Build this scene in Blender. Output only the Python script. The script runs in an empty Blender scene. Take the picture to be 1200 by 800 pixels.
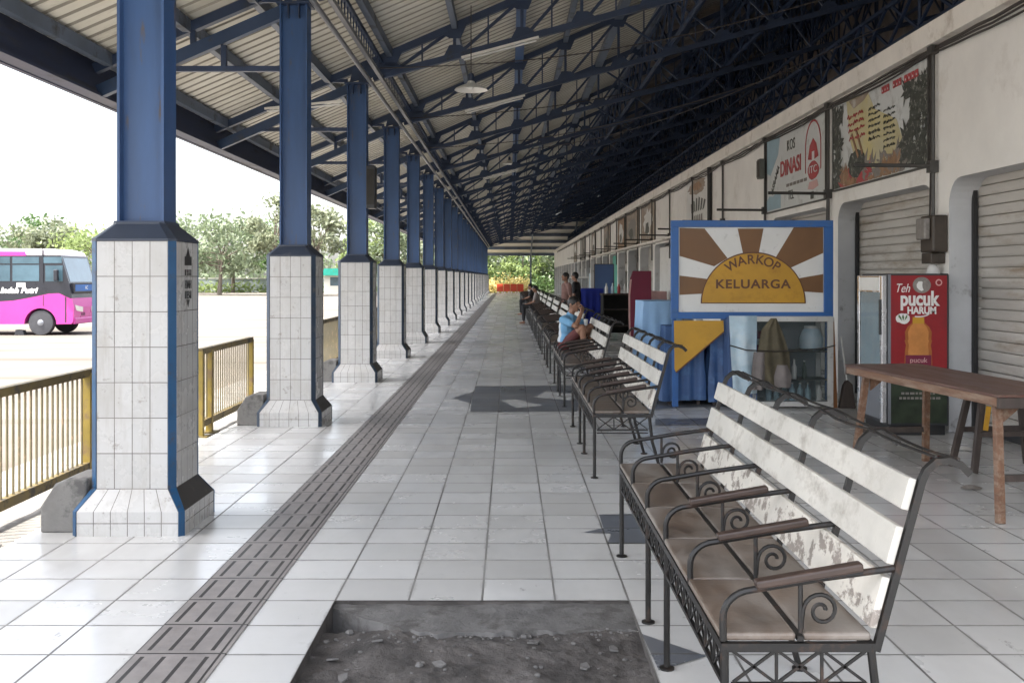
import bpy, math, random
from mathutils import Vector, Matrix, noise
random.seed(11)
S = bpy.context.scene
COL = S.collection
R = math.radians
ORD = ['first', 'second', 'third', 'fourth', 'fifth', 'sixth', 'seventh', 'eighth', 'ninth', 'tenth', 'eleventh', 'twelfth',
       'thirteenth', 'fourteenth', 'fifteenth', 'sixteenth', 'seventeenth', 'eighteenth', 'nineteenth', 'twentieth',
       'twenty-first', 'twenty-second', 'twenty-third', 'twenty-fourth', 'twenty-fifth', 'twenty-sixth', 'twenty-seventh',
       'twenty-eighth', 'twenty-ninth', 'thirtieth']

# ------------------------------------------------------------------ mesh building
class MB:
    def __init__(s):
        s.v = []; s.f = []; s.uv = []
    def add(s, vs, fs, uvs=None):
        b = len(s.v)
        s.v += [tuple(p) for p in vs]
        s.f += [tuple(i + b for i in f) for f in fs]
        s.uv += uvs if uvs else [None] * len(fs)
        return s
    def box(s, x0, x1, y0, y1, z0, z1):
        return s.add([(x0,y0,z0),(x1,y0,z0),(x1,y1,z0),(x0,y1,z0),(x0,y0,z1),(x1,y0,z1),(x1,y1,z1),(x0,y1,z1)],
                     [(0,3,2,1),(4,5,6,7),(0,1,5,4),(1,2,6,5),(2,3,7,6),(3,0,4,7)])
    def beam(s, p, q, w, h, up=(0,0,1)):
        p = Vector(p); q = Vector(q); d = (q - p).normalized(); up = Vector(up)
        if abs(d.dot(up)) > .97: up = Vector((0,1,0)) if abs(d.y) < .9 else Vector((1,0,0))
        a = d.cross(up).normalized() * (w/2); b = a.cross(d).normalized() * (h/2)
        vs = [p-a-b, p+a-b, p+a+b, p-a+b, q-a-b, q+a-b, q+a+b, q-a+b]
        return s.add(vs, [(0,1,2,3),(7,6,5,4),(0,4,5,1),(1,5,6,2),(2,6,7,3),(3,7,4,0)])
    def tube(s, pts, r, n=8):
        pts = [Vector(p) for p in pts]; m = len(pts)
        rs = r if isinstance(r, (list, tuple)) else [r]*m
        t0 = (pts[1]-pts[0]).normalized()
        a = t0.orthogonal().normalized(); vs = []
        for i, p in enumerate(pts):
            t = ((pts[min(i+1,m-1)]-p).normalized() + (p-pts[max(i-1,0)]).normalized()).normalized() if 0 < i < m-1 else ((pts[1]-pts[0]) if i == 0 else (pts[-1]-pts[-2])).normalized()
            a = (a - t*a.dot(t)).normalized(); b = t.cross(a)
            for k in range(n):
                an = 2*math.pi*k/n
                vs.append(p + (a*math.cos(an)+b*math.sin(an))*rs[i])
        fs = [(i*n+k, i*n+(k+1)%n, (i+1)*n+(k+1)%n, (i+1)*n+k) for i in range(m-1) for k in range(n)]
        fs += [tuple(range(n))[::-1], tuple((m-1)*n+k for k in range(n))]
        return s.add(vs, fs)
    def prism(s, poly, plane, a, b):
        n = len(poly)
        def mk(u, v, t):
            return {'xz': (u, t, v), 'yz': (t, u, v), 'xy': (u, v, t)}[plane]
        vs = [mk(u, v, a) for u, v in poly] + [mk(u, v, b) for u, v in poly]
        fs = [tuple(range(n)), tuple(range(2*n-1, n-1, -1))] + [(i, i+n, (i+1) % n + n, (i+1) % n) for i in range(n)]
        return s.add(vs, fs)
    def lathe(s, prof, n=16, c=(0,0,0), axis='z'):
        vs = []
        for r, z in prof:
            for k in range(n):
                an = 2*math.pi*k/n; u, v = r*math.cos(an), r*math.sin(an)
                vs.append({'z': (c[0]+u, c[1]+v, c[2]+z), 'y': (c[0]+u, c[1]+z, c[2]+v), 'x': (c[0]+z, c[1]+u, c[2]+v)}[axis])
        m = len(prof)
        fs = [(i*n+k, i*n+(k+1)%n, (i+1)*n+(k+1)%n, (i+1)*n+k) for i in range(m-1) for k in range(n)]
        fs += [tuple(range(n))[::-1], tuple((m-1)*n+k for k in range(n))]
        return s.add(vs, fs)
    def ell(s, c, r, nu=12, nv=8, rot=None):
        if not isinstance(r, (tuple, list)): r = (r, r, r)
        vs = [Vector((0,0,r[2]))]
        for j in range(1, nv):
            th = math.pi*j/nv
            vs += [Vector((r[0]*math.sin(th)*math.cos(2*math.pi*k/nu), r[1]*math.sin(th)*math.sin(2*math.pi*k/nu), r[2]*math.cos(th))) for k in range(nu)]
        vs.append(Vector((0,0,-r[2])))
        if rot: vs = [rot @ v for v in vs]
        vs = [v + Vector(c) for v in vs]
        fs = [(0, 1+k, 1+(k+1)%nu) for k in range(nu)]
        for j in range(nv-2):
            b = 1+j*nu
            fs += [(b+k, b+nu+k, b+nu+(k+1)%nu, b+(k+1)%nu) for k in range(nu)]
        b = 1+(nv-2)*nu
        fs += [(b+k, len(vs)-1, b+(k+1)%nu) for k in range(nu)]
        return s.add(vs, fs)
    def cap(s, p, q, r0, r1, n=12):
        p = Vector(p); q = Vector(q); d = (q-p); L = d.length; d.normalize()
        pts = []; rs = []
        for k in range(5):
            a = -math.pi/2 + math.pi/2*k/4
            pts.append(p + d*(r0*math.sin(a))); rs.append(max(r0*math.cos(a), .0015))
        for k in range(5):
            a = math.pi/2*k/4
            pts.append(q + d*(r1*math.sin(a))); rs.append(max(r1*math.cos(a), .0015))
        return s.tube(pts, rs, n)
    def mesh(s, name):
        me = bpy.data.meshes.new(name)
        me.from_pydata(s.v, [], s.f)
        if any(u for u in s.uv):
            lay = me.uv_layers.new(name='UVMap').data
            i = 0
            for f, u in zip(s.f, s.uv):
                for k in range(len(f)):
                    lay[i].uv = u[k] if u else (0, 0); i += 1
        me.update()
        return me
    def build(s, name, m, parent=None, loc=None, smooth=False, bevel=0, rot=None):
        me = s.mesh(name)
        return link(name, me, m, parent, loc, smooth, bevel, rot)

def link(name, me, m, parent=None, loc=None, smooth=False, bevel=0, rot=None):
    if smooth:
        me.polygons.foreach_set('use_smooth', [True]*len(me.polygons))
        me.set_sharp_from_angle(angle=R(smooth if smooth is not True else 40))
    if m and not me.materials: me.materials.append(m)
    o = bpy.data.objects.new(name, me); COL.objects.link(o)
    if parent: o.parent = parent
    if loc: o.location = loc
    if rot: o.rotation_euler = rot
    if bevel:
        b = o.modifiers.new('Bevel', 'BEVEL'); b.width = bevel; b.segments = 2; b.limit_method = 'ANGLE'; b.angle_limit = R(40)
    return o

def tag(o, label, cat, group=None, kind=None):
    o['label'] = label; o['category'] = cat
    if group: o['group'] = group
    if kind: o['kind'] = kind
    return o
def thing(name, label, cat, loc=(0,0,0), rotz=0, group=None):
    o = bpy.data.objects.new(name, None); COL.objects.link(o); o.empty_display_size = .1
    o.location = loc; o.rotation_euler = (0,0,rotz)
    return tag(o, label, cat, group)
def struct(o):
    o['kind'] = 'structure'; return o
KIDS = {}
def copy_tree(o, parent=None):
    c = o.copy(); COL.objects.link(c)
    if parent: c.parent = parent
    for ch in list(o.children): copy_tree(ch, c)
    return c

# ------------------------------------------------------------------ materials
def nodes(name):
    m = bpy.data.materials.new(name); m.use_nodes = True
    nt = m.node_tree; b = nt.nodes['Principled BSDF']
    return m, nt, b
def nd(nt, t, **kw):
    n = nt.nodes.new(t)
    for k, v in kw.items():
        if k.startswith('i_'): n.inputs[k[2:].replace('_', ' ')].default_value = v
        elif k.startswith('n_'): n.inputs[int(k[2:])].default_value = v
        else: setattr(n, k, v)
    return n
def ma(nt, op, a, b=None, c=None):
    n = nt.nodes.new('ShaderNodeMath'); n.operation = op
    for i, x in enumerate((a, b, c)):
        if x is None: continue
        if isinstance(x, (int, float)): n.inputs[i].default_value = x
        else: nt.links.new(x, n.inputs[i])
    return n.outputs[0]
def ramp(nt, fac, stops):
    n = nt.nodes.new('ShaderNodeValToRGB'); cr = n.color_ramp
    while len(cr.elements) > 1: cr.elements.remove(cr.elements[-1])
    for i, (p, c) in enumerate(stops):
        e = cr.elements[0] if i == 0 else cr.elements.new(p)
        e.position = p; e.color = (*c, 1) if len(c) == 3 else c
    nt.links.new(fac, n.inputs[0]); return n.outputs[0]
def mix(nt, fac, a, b, bt='MIX'):
    n = nt.nodes.new('ShaderNodeMix'); n.data_type = 'RGBA'; n.blend_type = bt
    for sock, x in ((0, fac), (6, a), (7, b)):
        if isinstance(x, (int, float)): n.inputs[sock].default_value = x
        elif isinstance(x, tuple): n.inputs[sock].default_value = (*x, 1)
        else: nt.links.new(x, n.inputs[sock])
    return n.outputs[2]
def coords(nt, mode):
    if mode == 'world':
        return nt.nodes.new('ShaderNodeNewGeometry').outputs['Position']
    tc = nt.nodes.new('ShaderNodeTexCoord')
    if mode == 'uv': return tc.outputs['UV']
    oi = nt.nodes.new('ShaderNodeObjectInfo')
    va = nt.nodes.new('ShaderNodeVectorMath'); va.operation = 'ADD'
    sc = ma(nt, 'MULTIPLY', oi.outputs['Random'], 37.0)
    nt.links.new(tc.outputs['Object'], va.inputs[0]); nt.links.new(sc, va.inputs[1])
    return va.outputs[0]
def nz(nt, co, scale, detail=4, rough=.55, stretch=None):
    n = nt.nodes.new('ShaderNodeTexNoise'); n.inputs['Scale'].default_value = scale
    n.inputs['Detail'].default_value = detail; n.inputs['Roughness'].default_value = rough
    if stretch:
        mp = nt.nodes.new('ShaderNodeMapping'); mp.inputs['Scale'].default_value = stretch
        nt.links.new(co, mp.inputs[0]); co = mp.outputs[0]
    nt.links.new(co, n.inputs['Vector']); return n.outputs['Fac']
def bump(nt, b, h, strength=.3, dist=.01):
    n = nt.nodes.new('ShaderNodeBump'); n.inputs['Strength'].default_value = strength; n.inputs['Distance'].default_value = dist
    nt.links.new(h, n.inputs['Height']); nt.links.new(n.outputs[0], b.inputs['Normal'])
def sc(c, k): return tuple(min(1, x*k) for x in c)
def mat(name, col, rough=.6, metal=0, var=.18, scale=5, bmp=0, bscale=60, dirt=None, dscale=4, dthr=.58, dsoft=.06, co='obj', stretch=None, spec=.5):
    m, nt, b = nodes(name)
    c = coords(nt, co)
    n1 = nz(nt, c, scale, 5, .6, stretch)
    out = ramp(nt, n1, [(.3, sc(col, 1-var)), (.7, sc(col, 1+var))])
    rf = ma(nt, 'MULTIPLY_ADD', n1, .25, rough-.12)
    if dirt:
        n2 = nz(nt, c, dscale, 8, .68, stretch)
        k = ramp(nt, n2, [(dthr-dsoft, (0,0,0)), (dthr+dsoft, (1,1,1))])
        out = mix(nt, k, out, dirt)
        rf = ma(nt, 'MULTIPLY_ADD', k, .2, rf)
    nt.links.new(out, b.inputs['Base Color'])
    nt.links.new(rf, b.inputs['Roughness'])
    b.inputs['Metallic'].default_value = metal
    b.inputs['Specular IOR Level'].default_value = spec
    if bmp: bump(nt, b, nz(nt, c, bscale, 6, .6), bmp)
    return m
def glass(name, col=(.55,.65,.7), rough=.05, alpha=.35):
    m, nt, b = nodes(name)
    c = coords(nt, 'obj')
    nt.links.new(ramp(nt, nz(nt, c, 2), [(.3, sc(col, .85)), (.7, sc(col, 1.1))]), b.inputs['Base Color'])
    b.inputs['Roughness'].default_value = rough; b.inputs['Alpha'].default_value = alpha
    return m
def leafmat(name, col, tr=.35):
    m, nt, b = nodes(name)
    c = coords(nt, 'obj')
    n1 = nz(nt, c, 1.3, 3); n2 = nz(nt, c, 9, 2)
    cc = ramp(nt, n1, [(.3, sc(col, .7)), (.7, sc(col, 1.3))])
    cc = mix(nt, ma(nt, 'MULTIPLY', n2, .5), cc, (col[0]*1.5, col[1]*1.25, col[2]*.7))
    nt.links.new(cc, b.inputs['Base Color']); b.inputs['Roughness'].default_value = .55
    t = nt.nodes.new('ShaderNodeBsdfTranslucent'); nt.links.new(cc, t.inputs['Color'])
    mx = nt.nodes.new('ShaderNodeMixShader'); mx.inputs[0].default_value = tr
    nt.links.new(b.outputs[0], mx.inputs[1]); nt.links.new(t.outputs[0], mx.inputs[2])
    nt.links.new(mx.outputs[0], nt.nodes['Material Output'].inputs[0])
    return m

M = {}
M['navy'] = mat('navy_steel_paint', (.024,.042,.088), .45, var=.25, scale=2, dirt=(.035,.035,.038), dscale=3, dthr=.64)
M['blue'] = mat('blue_steel_paint', (.034,.080,.19), .38, var=.22, scale=1.6, dirt=(.09,.075,.07), dscale=5, dthr=.64, dsoft=.04, stretch=(2,2,.35))
M['navyblue'] = mat('mid_navy_paint', (.03,.055,.11), .42, var=.2, scale=2, dirt=(.05,.05,.055), dscale=3, dthr=.64)
M['trim'] = mat('blue_corner_paint', (.012,.065,.15), .4, var=.2, scale=4, dirt=(.05,.05,.06), dscale=9, dthr=.62)
M['trim2'] = mat('dark_corner_paint', (.03,.05,.08), .45, var=.25, scale=4, dirt=(.09,.09,.09), dscale=9, dthr=.62)
M['cap'] = mat('slate_cap_paint', (.035,.045,.068), .5, var=.2, scale=3, dirt=(.09,.09,.1), dscale=7, dthr=.66)
M['darkflare'] = mat('dark_flare_paint', (.055,.052,.05), .45, var=.3, scale=6, dirt=(.13,.12,.11), dscale=8, dthr=.6)
M['zinc'] = None
M['darksheet'] = mat('dark_roof_sheet', (.20,.175,.16), .7, var=.5, scale=1.0, dirt=(.26,.20,.16), dscale=.7, dthr=.58, co='world')  # darker, browner tone than the pale sheets
M['fascia'] = mat('fascia_paint', (.035,.045,.085), .5, var=.3, scale=1.5, dirt=(.07,.07,.075), dscale=2, dthr=.6, stretch=(1,.4,3), co='world')
M['plaster'] = mat('white_plaster', (.84,.82,.78), .8, var=.07, scale=1.2, dirt=(.64,.60,.545), dscale=1.6, dthr=.66, dsoft=.12, co='world', bmp=.15, bscale=30)
M['jamb'] = mat('grey_jamb_paint', (.52,.525,.53), .7, var=.1, scale=2, dirt=(.24,.23,.22), dscale=3, dthr=.64, co='world')
M['cornice'] = mat('cornice_plaster', (.80,.76,.70), .8, var=.08, scale=2, dirt=(.48,.42,.35), dscale=2.5, dthr=.64, dsoft=.1, co='world')
M['shutter'] = mat('shutter_steel', (.50,.475,.44), .45, .15, var=.12, scale=1.5, dirt=(.30,.24,.18), dscale=2.2, dthr=.62, dsoft=.1, stretch=(1,.5,2.5))
M['void'] = mat('dark_interior', (.035,.033,.03), .9, var=.3)
M['iron'] = mat('bench_iron', (.008,.007,.0065), .5, .1, var=.35, scale=9, dirt=(.045,.026,.018), dscale=14, dthr=.6)
M['pad'] = mat('arm_pad_wood', (.040,.024,.018), .5, var=.35, scale=8, stretch=(1,6,6), dirt=(.085,.062,.05), dscale=14, dthr=.66)
M['seat'] = mat('seat_board', (.100,.072,.053), .34, var=.45, scale=6, dirt=(.20,.175,.152), dscale=4.5, dthr=.53, dsoft=.12, stretch=(1,.5,1), bmp=.1)
M['slat'] = mat('worn_white_slat', (.50,.48,.435), .5, var=.2, scale=3, dirt=(.33,.305,.27), dscale=6, dthr=.565, dsoft=.08, stretch=(1,.75,1.2), bmp=.12)
M['slatlow'] = mat('peeling_white_slat', (.54,.51,.455), .6, var=.16, scale=5, dirt=(.24,.21,.185), dscale=10, dthr=.54, dsoft=.03, stretch=(1,.8,1.2), bmp=.15)
M['conc'] = mat('rough_concrete', (.20,.193,.182), .9, var=.2, scale=5, dirt=(.10,.097,.093), dscale=5, dthr=.55, bmp=.5, bscale=50)
M['kerb'] = mat('kerb_concrete', (.24,.23,.215), .9, var=.18, scale=2, dirt=(.14,.132,.122), dscale=3, dthr=.6, co='world', bmp=.5, bscale=25, spec=.05)
M['soil'] = mat('pit_soil', (.070,.063,.059), .95, var=.55, scale=4, dirt=(.14,.13,.125), dscale=9, dthr=.63, bmp=.9, bscale=45, co='world')
M['screed'] = mat('pit_screed', (.125,.12,.116), .9, var=.25, scale=6, dirt=(.08,.075,.07), dscale=7, dthr=.57, bmp=.7, bscale=40, co='world')
M['yellow'] = mat('fence_yellow', (.22,.155,.022), .5, var=.2, scale=4, dirt=(.17,.11,.05), dscale=6, dthr=.58)
M['fencebar'] = mat('fence_bar', (.15,.125,.065), .5, var=.15, scale=4, dirt=(.3,.2,.12), dscale=8, dthr=.62)
M['fencedark'] = mat('fence_rail', (.13,.092,.025), .55, var=.25, scale=5, dirt=(.05,.045,.04), dscale=6, dthr=.58)
M['wood'] = mat('table_wood', (.17,.085,.048), .5, var=.28, scale=4, stretch=(5,.6,5), dirt=(.28,.20,.145), dscale=5, dthr=.56, dsoft=.1, bmp=.1)
M['tabletop'] = mat('table_top_wood', (.10,.044,.032), .42, var=.25, scale=4, stretch=(5,.6,5), dirt=(.17,.11,.085), dscale=3, dthr=.57, dsoft=.12, bmp=.1)
M['darkwood'] = mat('dark_wood', (.06,.045,.038), .6, var=.3, scale=5, stretch=(4,4,1))
M['orangewood'] = mat('orange_wood', (.34,.14,.05), .5, var=.2, scale=5, stretch=(5,5,.6))
M['signblue'] = mat('sign_blue', (.028,.115,.34), .5, var=.12, scale=3, dirt=(.06,.13,.28), dscale=6, dthr=.62)
M['signwhite'] = mat('sign_white', (.72,.71,.68), .55, var=.06, scale=2, dirt=(.45,.43,.4), dscale=5, dthr=.64)
M['signbrown'] = mat('sign_brown', (.175,.082,.028), .5, var=.15, scale=2)
M['signochre'] = mat('sign_ochre', (.52,.275,.02), .5, var=.14, scale=2, dirt=(.32,.15,.02), dscale=3, dthr=.62, dsoft=.1)
M['letter'] = mat('letter_brown', (.12,.045,.015), .5, var=.1)
M['black'] = mat('black_paint', (.018,.018,.019), .45, var=.2)
M['tarp'] = mat('blue_tarp', (.045,.10,.235), .55, var=.2, scale=3, dirt=(.08,.16,.33), dscale=4, dthr=.58)
M['lightcloth'] = mat('light_blue_cloth', (.26,.42,.63), .8, var=.12, scale=3)
M['royal'] = mat('royal_cloth', (.02,.04,.35), .75, var=.2, scale=3)
M['maroon'] = mat('maroon_board', (.17,.012,.04), .5, var=.12, scale=2)
M['boardblue'] = mat('slate_blue_board', (.06,.11,.24), .6, var=.12, scale=2)
M['teal'] = mat('teal_paint', (.02,.30,.23), .5, var=.12, scale=2)
M['alu'] = mat('pale_aluminium', (.58,.57,.54), .45, .3, var=.08, scale=4, dirt=(.4,.38,.35), dscale=7, dthr=.64)
M['glass'] = glass('cabinet_glass', (.12,.15,.15), .05, .22)
M['plastic'] = mat('pale_blue_sheet', (.42,.55,.63), .35, var=.14, scale=4, dirt=(.55,.62,.66), dscale=7, dthr=.58, dsoft=.12)
M['jacket'] = mat('khaki_cloth', (.105,.088,.055), .9, var=.3, scale=5)
M['jacket2'] = mat('grey_cloth', (.20,.175,.165), .9, var=.2, scale=5)
M['fridgered'] = mat('fridge_red', (.26,.010,.015), .35, var=.14, scale=2, dirt=(.19,.010,.014), dscale=3, dthr=.6, dsoft=.15)
M['fridgedark'] = mat('fridge_dark', (.03,.032,.036), .4, var=.2, scale=3)
M['fridgegreen'] = mat('fridge_dark_green', (.022,.034,.017), .45, var=.4, scale=7)
M['fridgegrey'] = mat('fridge_grey', (.18,.19,.21), .4, var=.1, scale=3)
M['silver'] = mat('silver_trim', (.72,.72,.74), .25, .8, var=.06)
M['printwhite'] = mat('print_white', (.72,.71,.68), .5, var=.04)
M['printgrey'] = mat('print_grey', (.22,.20,.18), .5, var=.25, scale=20)
M['bottle'] = mat('print_bottle', (.34,.105,.02), .4, var=.2, scale=6)
M['bottlelight'] = mat('print_bottle_light', (.50,.20,.05), .4, var=.2, scale=6)
M['green'] = mat('print_green', (.08,.16,.05), .5, var=.2)
M['skin'] = mat('skin_brown', (.26,.135,.085), .5, var=.08, scale=8)
M['hair'] = mat('hair_black', (.012,.010,.009), .5, var=.3, scale=40)
M['maroonshorts'] = mat('maroon_shorts', (.10,.03,.03), .85, var=.15)
M['blackcloth'] = mat('black_cloth', (.02,.02,.023), .85, var=.2)
M['pinkcloth'] = mat('dusty_pink_cloth', (.19,.105,.09), .85, var=.15)
M['whitecloth'] = mat('white_cloth', (.62,.61,.59), .85, var=.06)
M['bluecloth'] = mat('sky_blue_cloth', (.16,.36,.55), .85, var=.1)
M['busPink'] = mat('bus_pink_paint', (.46,.045,.26), .3, var=.06, scale=1)
M['busBlack'] = mat('bus_black_paint', (.018,.019,.026), .3, var=.1, scale=1)
M['busWhite'] = mat('bus_white_paint', (.62,.57,.60), .35, var=.04, scale=1)
M['busGlass'] = mat('bus_window_glass', (.06,.11,.14), .08, var=.35, scale=.8, spec=.9)
M['rubber'] = mat('tyre_rubber', (.05,.05,.055), .8, var=.2)
M['hub'] = mat('wheel_hub', (.24,.25,.27), .5, .3, var=.15, scale=10)
M['lamplens'] = mat('headlight_lens', (.62,.60,.55), .15, var=.1)
M['banner_teal'] = mat('banner_pale', (.60,.62,.61), .5, var=.05, scale=1.5, dirt=(.45,.46,.44), dscale=3, dthr=.6)
M['bannerblue'] = mat('banner_blue', (.30,.43,.50), .5, var=.1)
M['bannerred'] = mat('banner_red', (.42,.055,.06), .5, var=.12, scale=6)
M['bannerpink'] = mat('banner_pink', (.60,.36,.34), .5, var=.1)
M['bannerdark'] = mat('banner_dark', (.045,.05,.04), .5, var=.5, scale=12, dirt=(.33,.33,.29), dscale=16, dthr=.60)
M['bannertan'] = mat('banner_tan', (.33,.26,.20), .55, var=.25, scale=3, dirt=(.5,.47,.42), dscale=5, dthr=.58)
M['pipe'] = mat('wall_pipe', (.05,.047,.042), .5, var=.2)
M['cable'] = mat('cable_rubber', (.035,.028,.024), .6, var=.3)
M['meter'] = mat('meter_box', (.05,.038,.028), .5, var=.3, scale=8)
M['greybox'] = mat('grey_box_paint', (.13,.13,.11), .5, var=.15)
M['lampwhite'] = mat('lamp_enamel', (.75,.73,.68), .35, var=.05)
M['barrier'] = mat('barrier_red', (.55,.07,.03), .45, var=.12, scale=1)
M['bark'] = mat('bark', (.14,.115,.09), .9, var=.3, scale=8, stretch=(1,1,.2))
M['wallgrey'] = mat('boundary_wall_paint', (.30,.34,.33), .85, var=.15, scale=.4, co='world')
M['cream'] = mat('cream_paint', (.62,.60,.55), .8, var=.06, scale=.8, co='world')
M['endsheet'] = mat('end_canopy_sheet', (.66,.63,.55), .55, var=.06, scale=.6, co='world')
M['leafA'] = leafmat('leaf_mid', (.145,.19,.125))  # distance haze put into the leaf colour: paler and cooler
M['leafB'] = leafmat('leaf_olive', (.175,.205,.145))
M['leafC'] = leafmat('leaf_light', (.20,.27,.11), .45)  # lightened as well, with haze put into the colour
M['leafD'] = leafmat('leaf_dark', (.07,.13,.045))
M['leafY'] = leafmat('leaf_yellow', (.50,.44,.20), .3)

def zinc():
    m, nt, b = nodes('zinc_roof_sheet')
    p = coords(nt, 'world'); sx = nd(nt, 'ShaderNodeSeparateXYZ'); nt.links.new(p, sx.inputs[0])
    y = ma(nt, 'ADD', sx.outputs[1], -.4+26.0)
    u = ma(nt, 'FRACT', ma(nt, 'DIVIDE', y, .26))
    rib_shade_dirt = ma(nt, 'GREATER_THAN', u, .69)  # rib shade and dirt put into the colour, darker on every rib
    wn = nt.nodes.new('ShaderNodeTexWhiteNoise'); wn.noise_dimensions = '1D'
    nt.links.new(ma(nt, 'FLOOR', ma(nt, 'DIVIDE', y, 1.04)), wn.inputs['W'])
    n1 = nz(nt, p, .9, 6, .65, (.3,1,1)); n2 = nz(nt, p, 3.0, 6, .7, (.12,1,1))
    c = ramp(nt, n1, [(.3, (.58,.55,.46)), (.7, (.72,.69,.61))])
    c = mix(nt, ma(nt, 'MULTIPLY', wn.outputs['Value'], .38), c, (.50,.46,.36))
    c = mix(nt, ma(nt, 'MULTIPLY', ramp(nt, n2, [(.55,(0,0,0)),(.68,(1,1,1))]), .55), c, (.34,.30,.23))
    c = mix(nt, ma(nt, 'MULTIPLY', rib_shade_dirt, .62), c, (.15,.135,.11))
    nt.links.new(c, b.inputs['Base Color']); b.inputs['Roughness'].default_value = .5
    return m
M['zinc'] = zinc()
# glazed floor tiles
def floor_tiles(name, c1, c2, mortar, rough=(.14,.42), dirtc=(.33,.31,.28), msize=.006, wear=.60):
    m, nt, b = nodes(name)
    p = coords(nt, 'world')
    mp = nt.nodes.new('ShaderNodeMapping'); mp.inputs['Location'].default_value = (.89, -5.235, 0)
    nt.links.new(p, mp.inputs[0])
    br = nd(nt, 'ShaderNodeTexBrick', offset=0.0, squash=1.0)
    br.inputs['Scale'].default_value = 1; br.inputs['Brick Width'].default_value = .375; br.inputs['Row Height'].default_value = .375
    br.inputs['Mortar Size'].default_value = msize; br.inputs['Mortar Smooth'].default_value = .15
    br.inputs['Color1'].default_value = (*c1, 1); br.inputs['Color2'].default_value = (*c2, 1); br.inputs['Mortar'].default_value = (*mortar, 1)
    nt.links.new(mp.outputs[0], br.inputs['Vector'])
    s3 = nd(nt, 'ShaderNodeSeparateXYZ'); nt.links.new(mp.outputs[0], s3.inputs[0])
    tx = ma(nt, 'DIVIDE', s3.outputs[0], .375); ty = ma(nt, 'DIVIDE', s3.outputs[1], .375)
    cell = nd(nt, 'ShaderNodeCombineXYZ'); nt.links.new(ma(nt, 'FLOOR', tx), cell.inputs[0]); nt.links.new(ma(nt, 'FLOOR', ty), cell.inputs[1])
    wn = nd(nt, 'ShaderNodeTexWhiteNoise', noise_dimensions='3D'); nt.links.new(cell.outputs[0], wn.inputs['Vector'])
    sw = nd(nt, 'ShaderNodeSeparateColor'); nt.links.new(wn.outputs['Color'], sw.inputs[0])
    fu = ma(nt, 'SUBTRACT', ma(nt, 'FRACT', tx), .5); fv = ma(nt, 'SUBTRACT', ma(nt, 'FRACT', ty), .5)
    tl = ma(nt, 'ADD', ma(nt, 'MULTIPLY', fu, ma(nt, 'SUBTRACT', sw.outputs[0], .5)), ma(nt, 'MULTIPLY', fv, ma(nt, 'SUBTRACT', sw.outputs[1], .5)))
    eu = ma(nt, 'MULTIPLY', ma(nt, 'ABSOLUTE', fu), 2.0); ev = ma(nt, 'MULTIPLY', ma(nt, 'ABSOLUTE', fv), 2.0)
    n1 = nz(nt, p, 1.1, 6, .6); n2 = nz(nt, p, 9, 8, .7); n3 = nz(nt, p, 30, 4, .6); n5 = nz(nt, p, 4.5, 7, .7)
    k = ramp(nt, n2, [(wear, (0,0,0)), (wear+.14, (1,1,1))])
    k2 = ramp(nt, n1, [(.42, (0,0,0)), (.75, (1,1,1))])
    c = mix(nt, ma(nt, 'MULTIPLY', k, .55), br.outputs['Color'], dirtc)
    c = mix(nt, ma(nt, 'MULTIPLY', k2, .40), c, sc(dirtc, 1.15))
    # grime that gathers along the joints
    gr = ramp(nt, ma(nt, 'MULTIPLY', ma(nt, 'MAXIMUM', eu, ev), ma(nt, 'MULTIPLY_ADD', n5, .5, .72)), [(.90, (0,0,0)), (1.06, (1,1,1))])
    c = mix(nt, ma(nt, 'MULTIPLY', gr, .5), c, sc(dirtc, .48))
    # a few tiles replaced or duller than their neighbours
    od = ma(nt, 'GREATER_THAN', sw.outputs[2], .86)
    c = mix(nt, ma(nt, 'MULTIPLY', od, .38), c, sc(dirtc, .85))
    # trodden path of grey film
    n6 = nz(nt, p, .55, 5, .6, (1.6, .5, 1))
    c = mix(nt, ma(nt, 'MULTIPLY', ramp(nt, n6, [(.45, (0,0,0)), (.68, (1,1,1))]), .42), c, sc(dirtc, .8))
    # dark scuffs
    n4 = nz(nt, p, 3.2, 10, .75, (1, .45, 1))
    k4 = ramp(nt, n4, [(.635, (0,0,0)), (.68, (1,1,1))])
    c = mix(nt, ma(nt, 'MULTIPLY', k4, .5), c, (.13,.12,.11))
    nt.links.new(c, b.inputs['Base Color'])
    rf = ma(nt, 'MULTIPLY_ADD', n1, rough[1]-rough[0], rough[0])
    rf = ma(nt, 'MULTIPLY_ADD', k, .08, rf)
    rf = ma(nt, 'MULTIPLY_ADD', br.outputs['Fac'], .5, rf)
    nt.links.new(rf, b.inputs['Roughness'])
    h = ma(nt, 'SUBTRACT', ma(nt, 'MULTIPLY', n3, .05), br.outputs['Fac'])
    tilt = nz(nt, p, 2.2, 2)
    h = ma(nt, 'MULTIPLY_ADD', tilt, .5, h)
    h = ma(nt, 'MULTIPLY_ADD', tl, 1.4, h)
    nt.links.new(ma(nt, 'MULTIPLY_ADD', sw.outputs[2], .13, rf), b.inputs['Roughness'])
    bump(nt, b, h, .45, .004)
    return m
M['tile'] = floor_tiles('white_floor_tile', (.64,.64,.63), (.575,.575,.565), (.085,.08,.075), rough=(.07,.30), dirtc=(.40,.39,.37), wear=.62)
M['startile'] = floor_tiles('grey_star_tile', (.125,.14,.165), (.10,.11,.13), (.06,.06,.06), dirtc=(.19,.185,.18))

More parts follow.
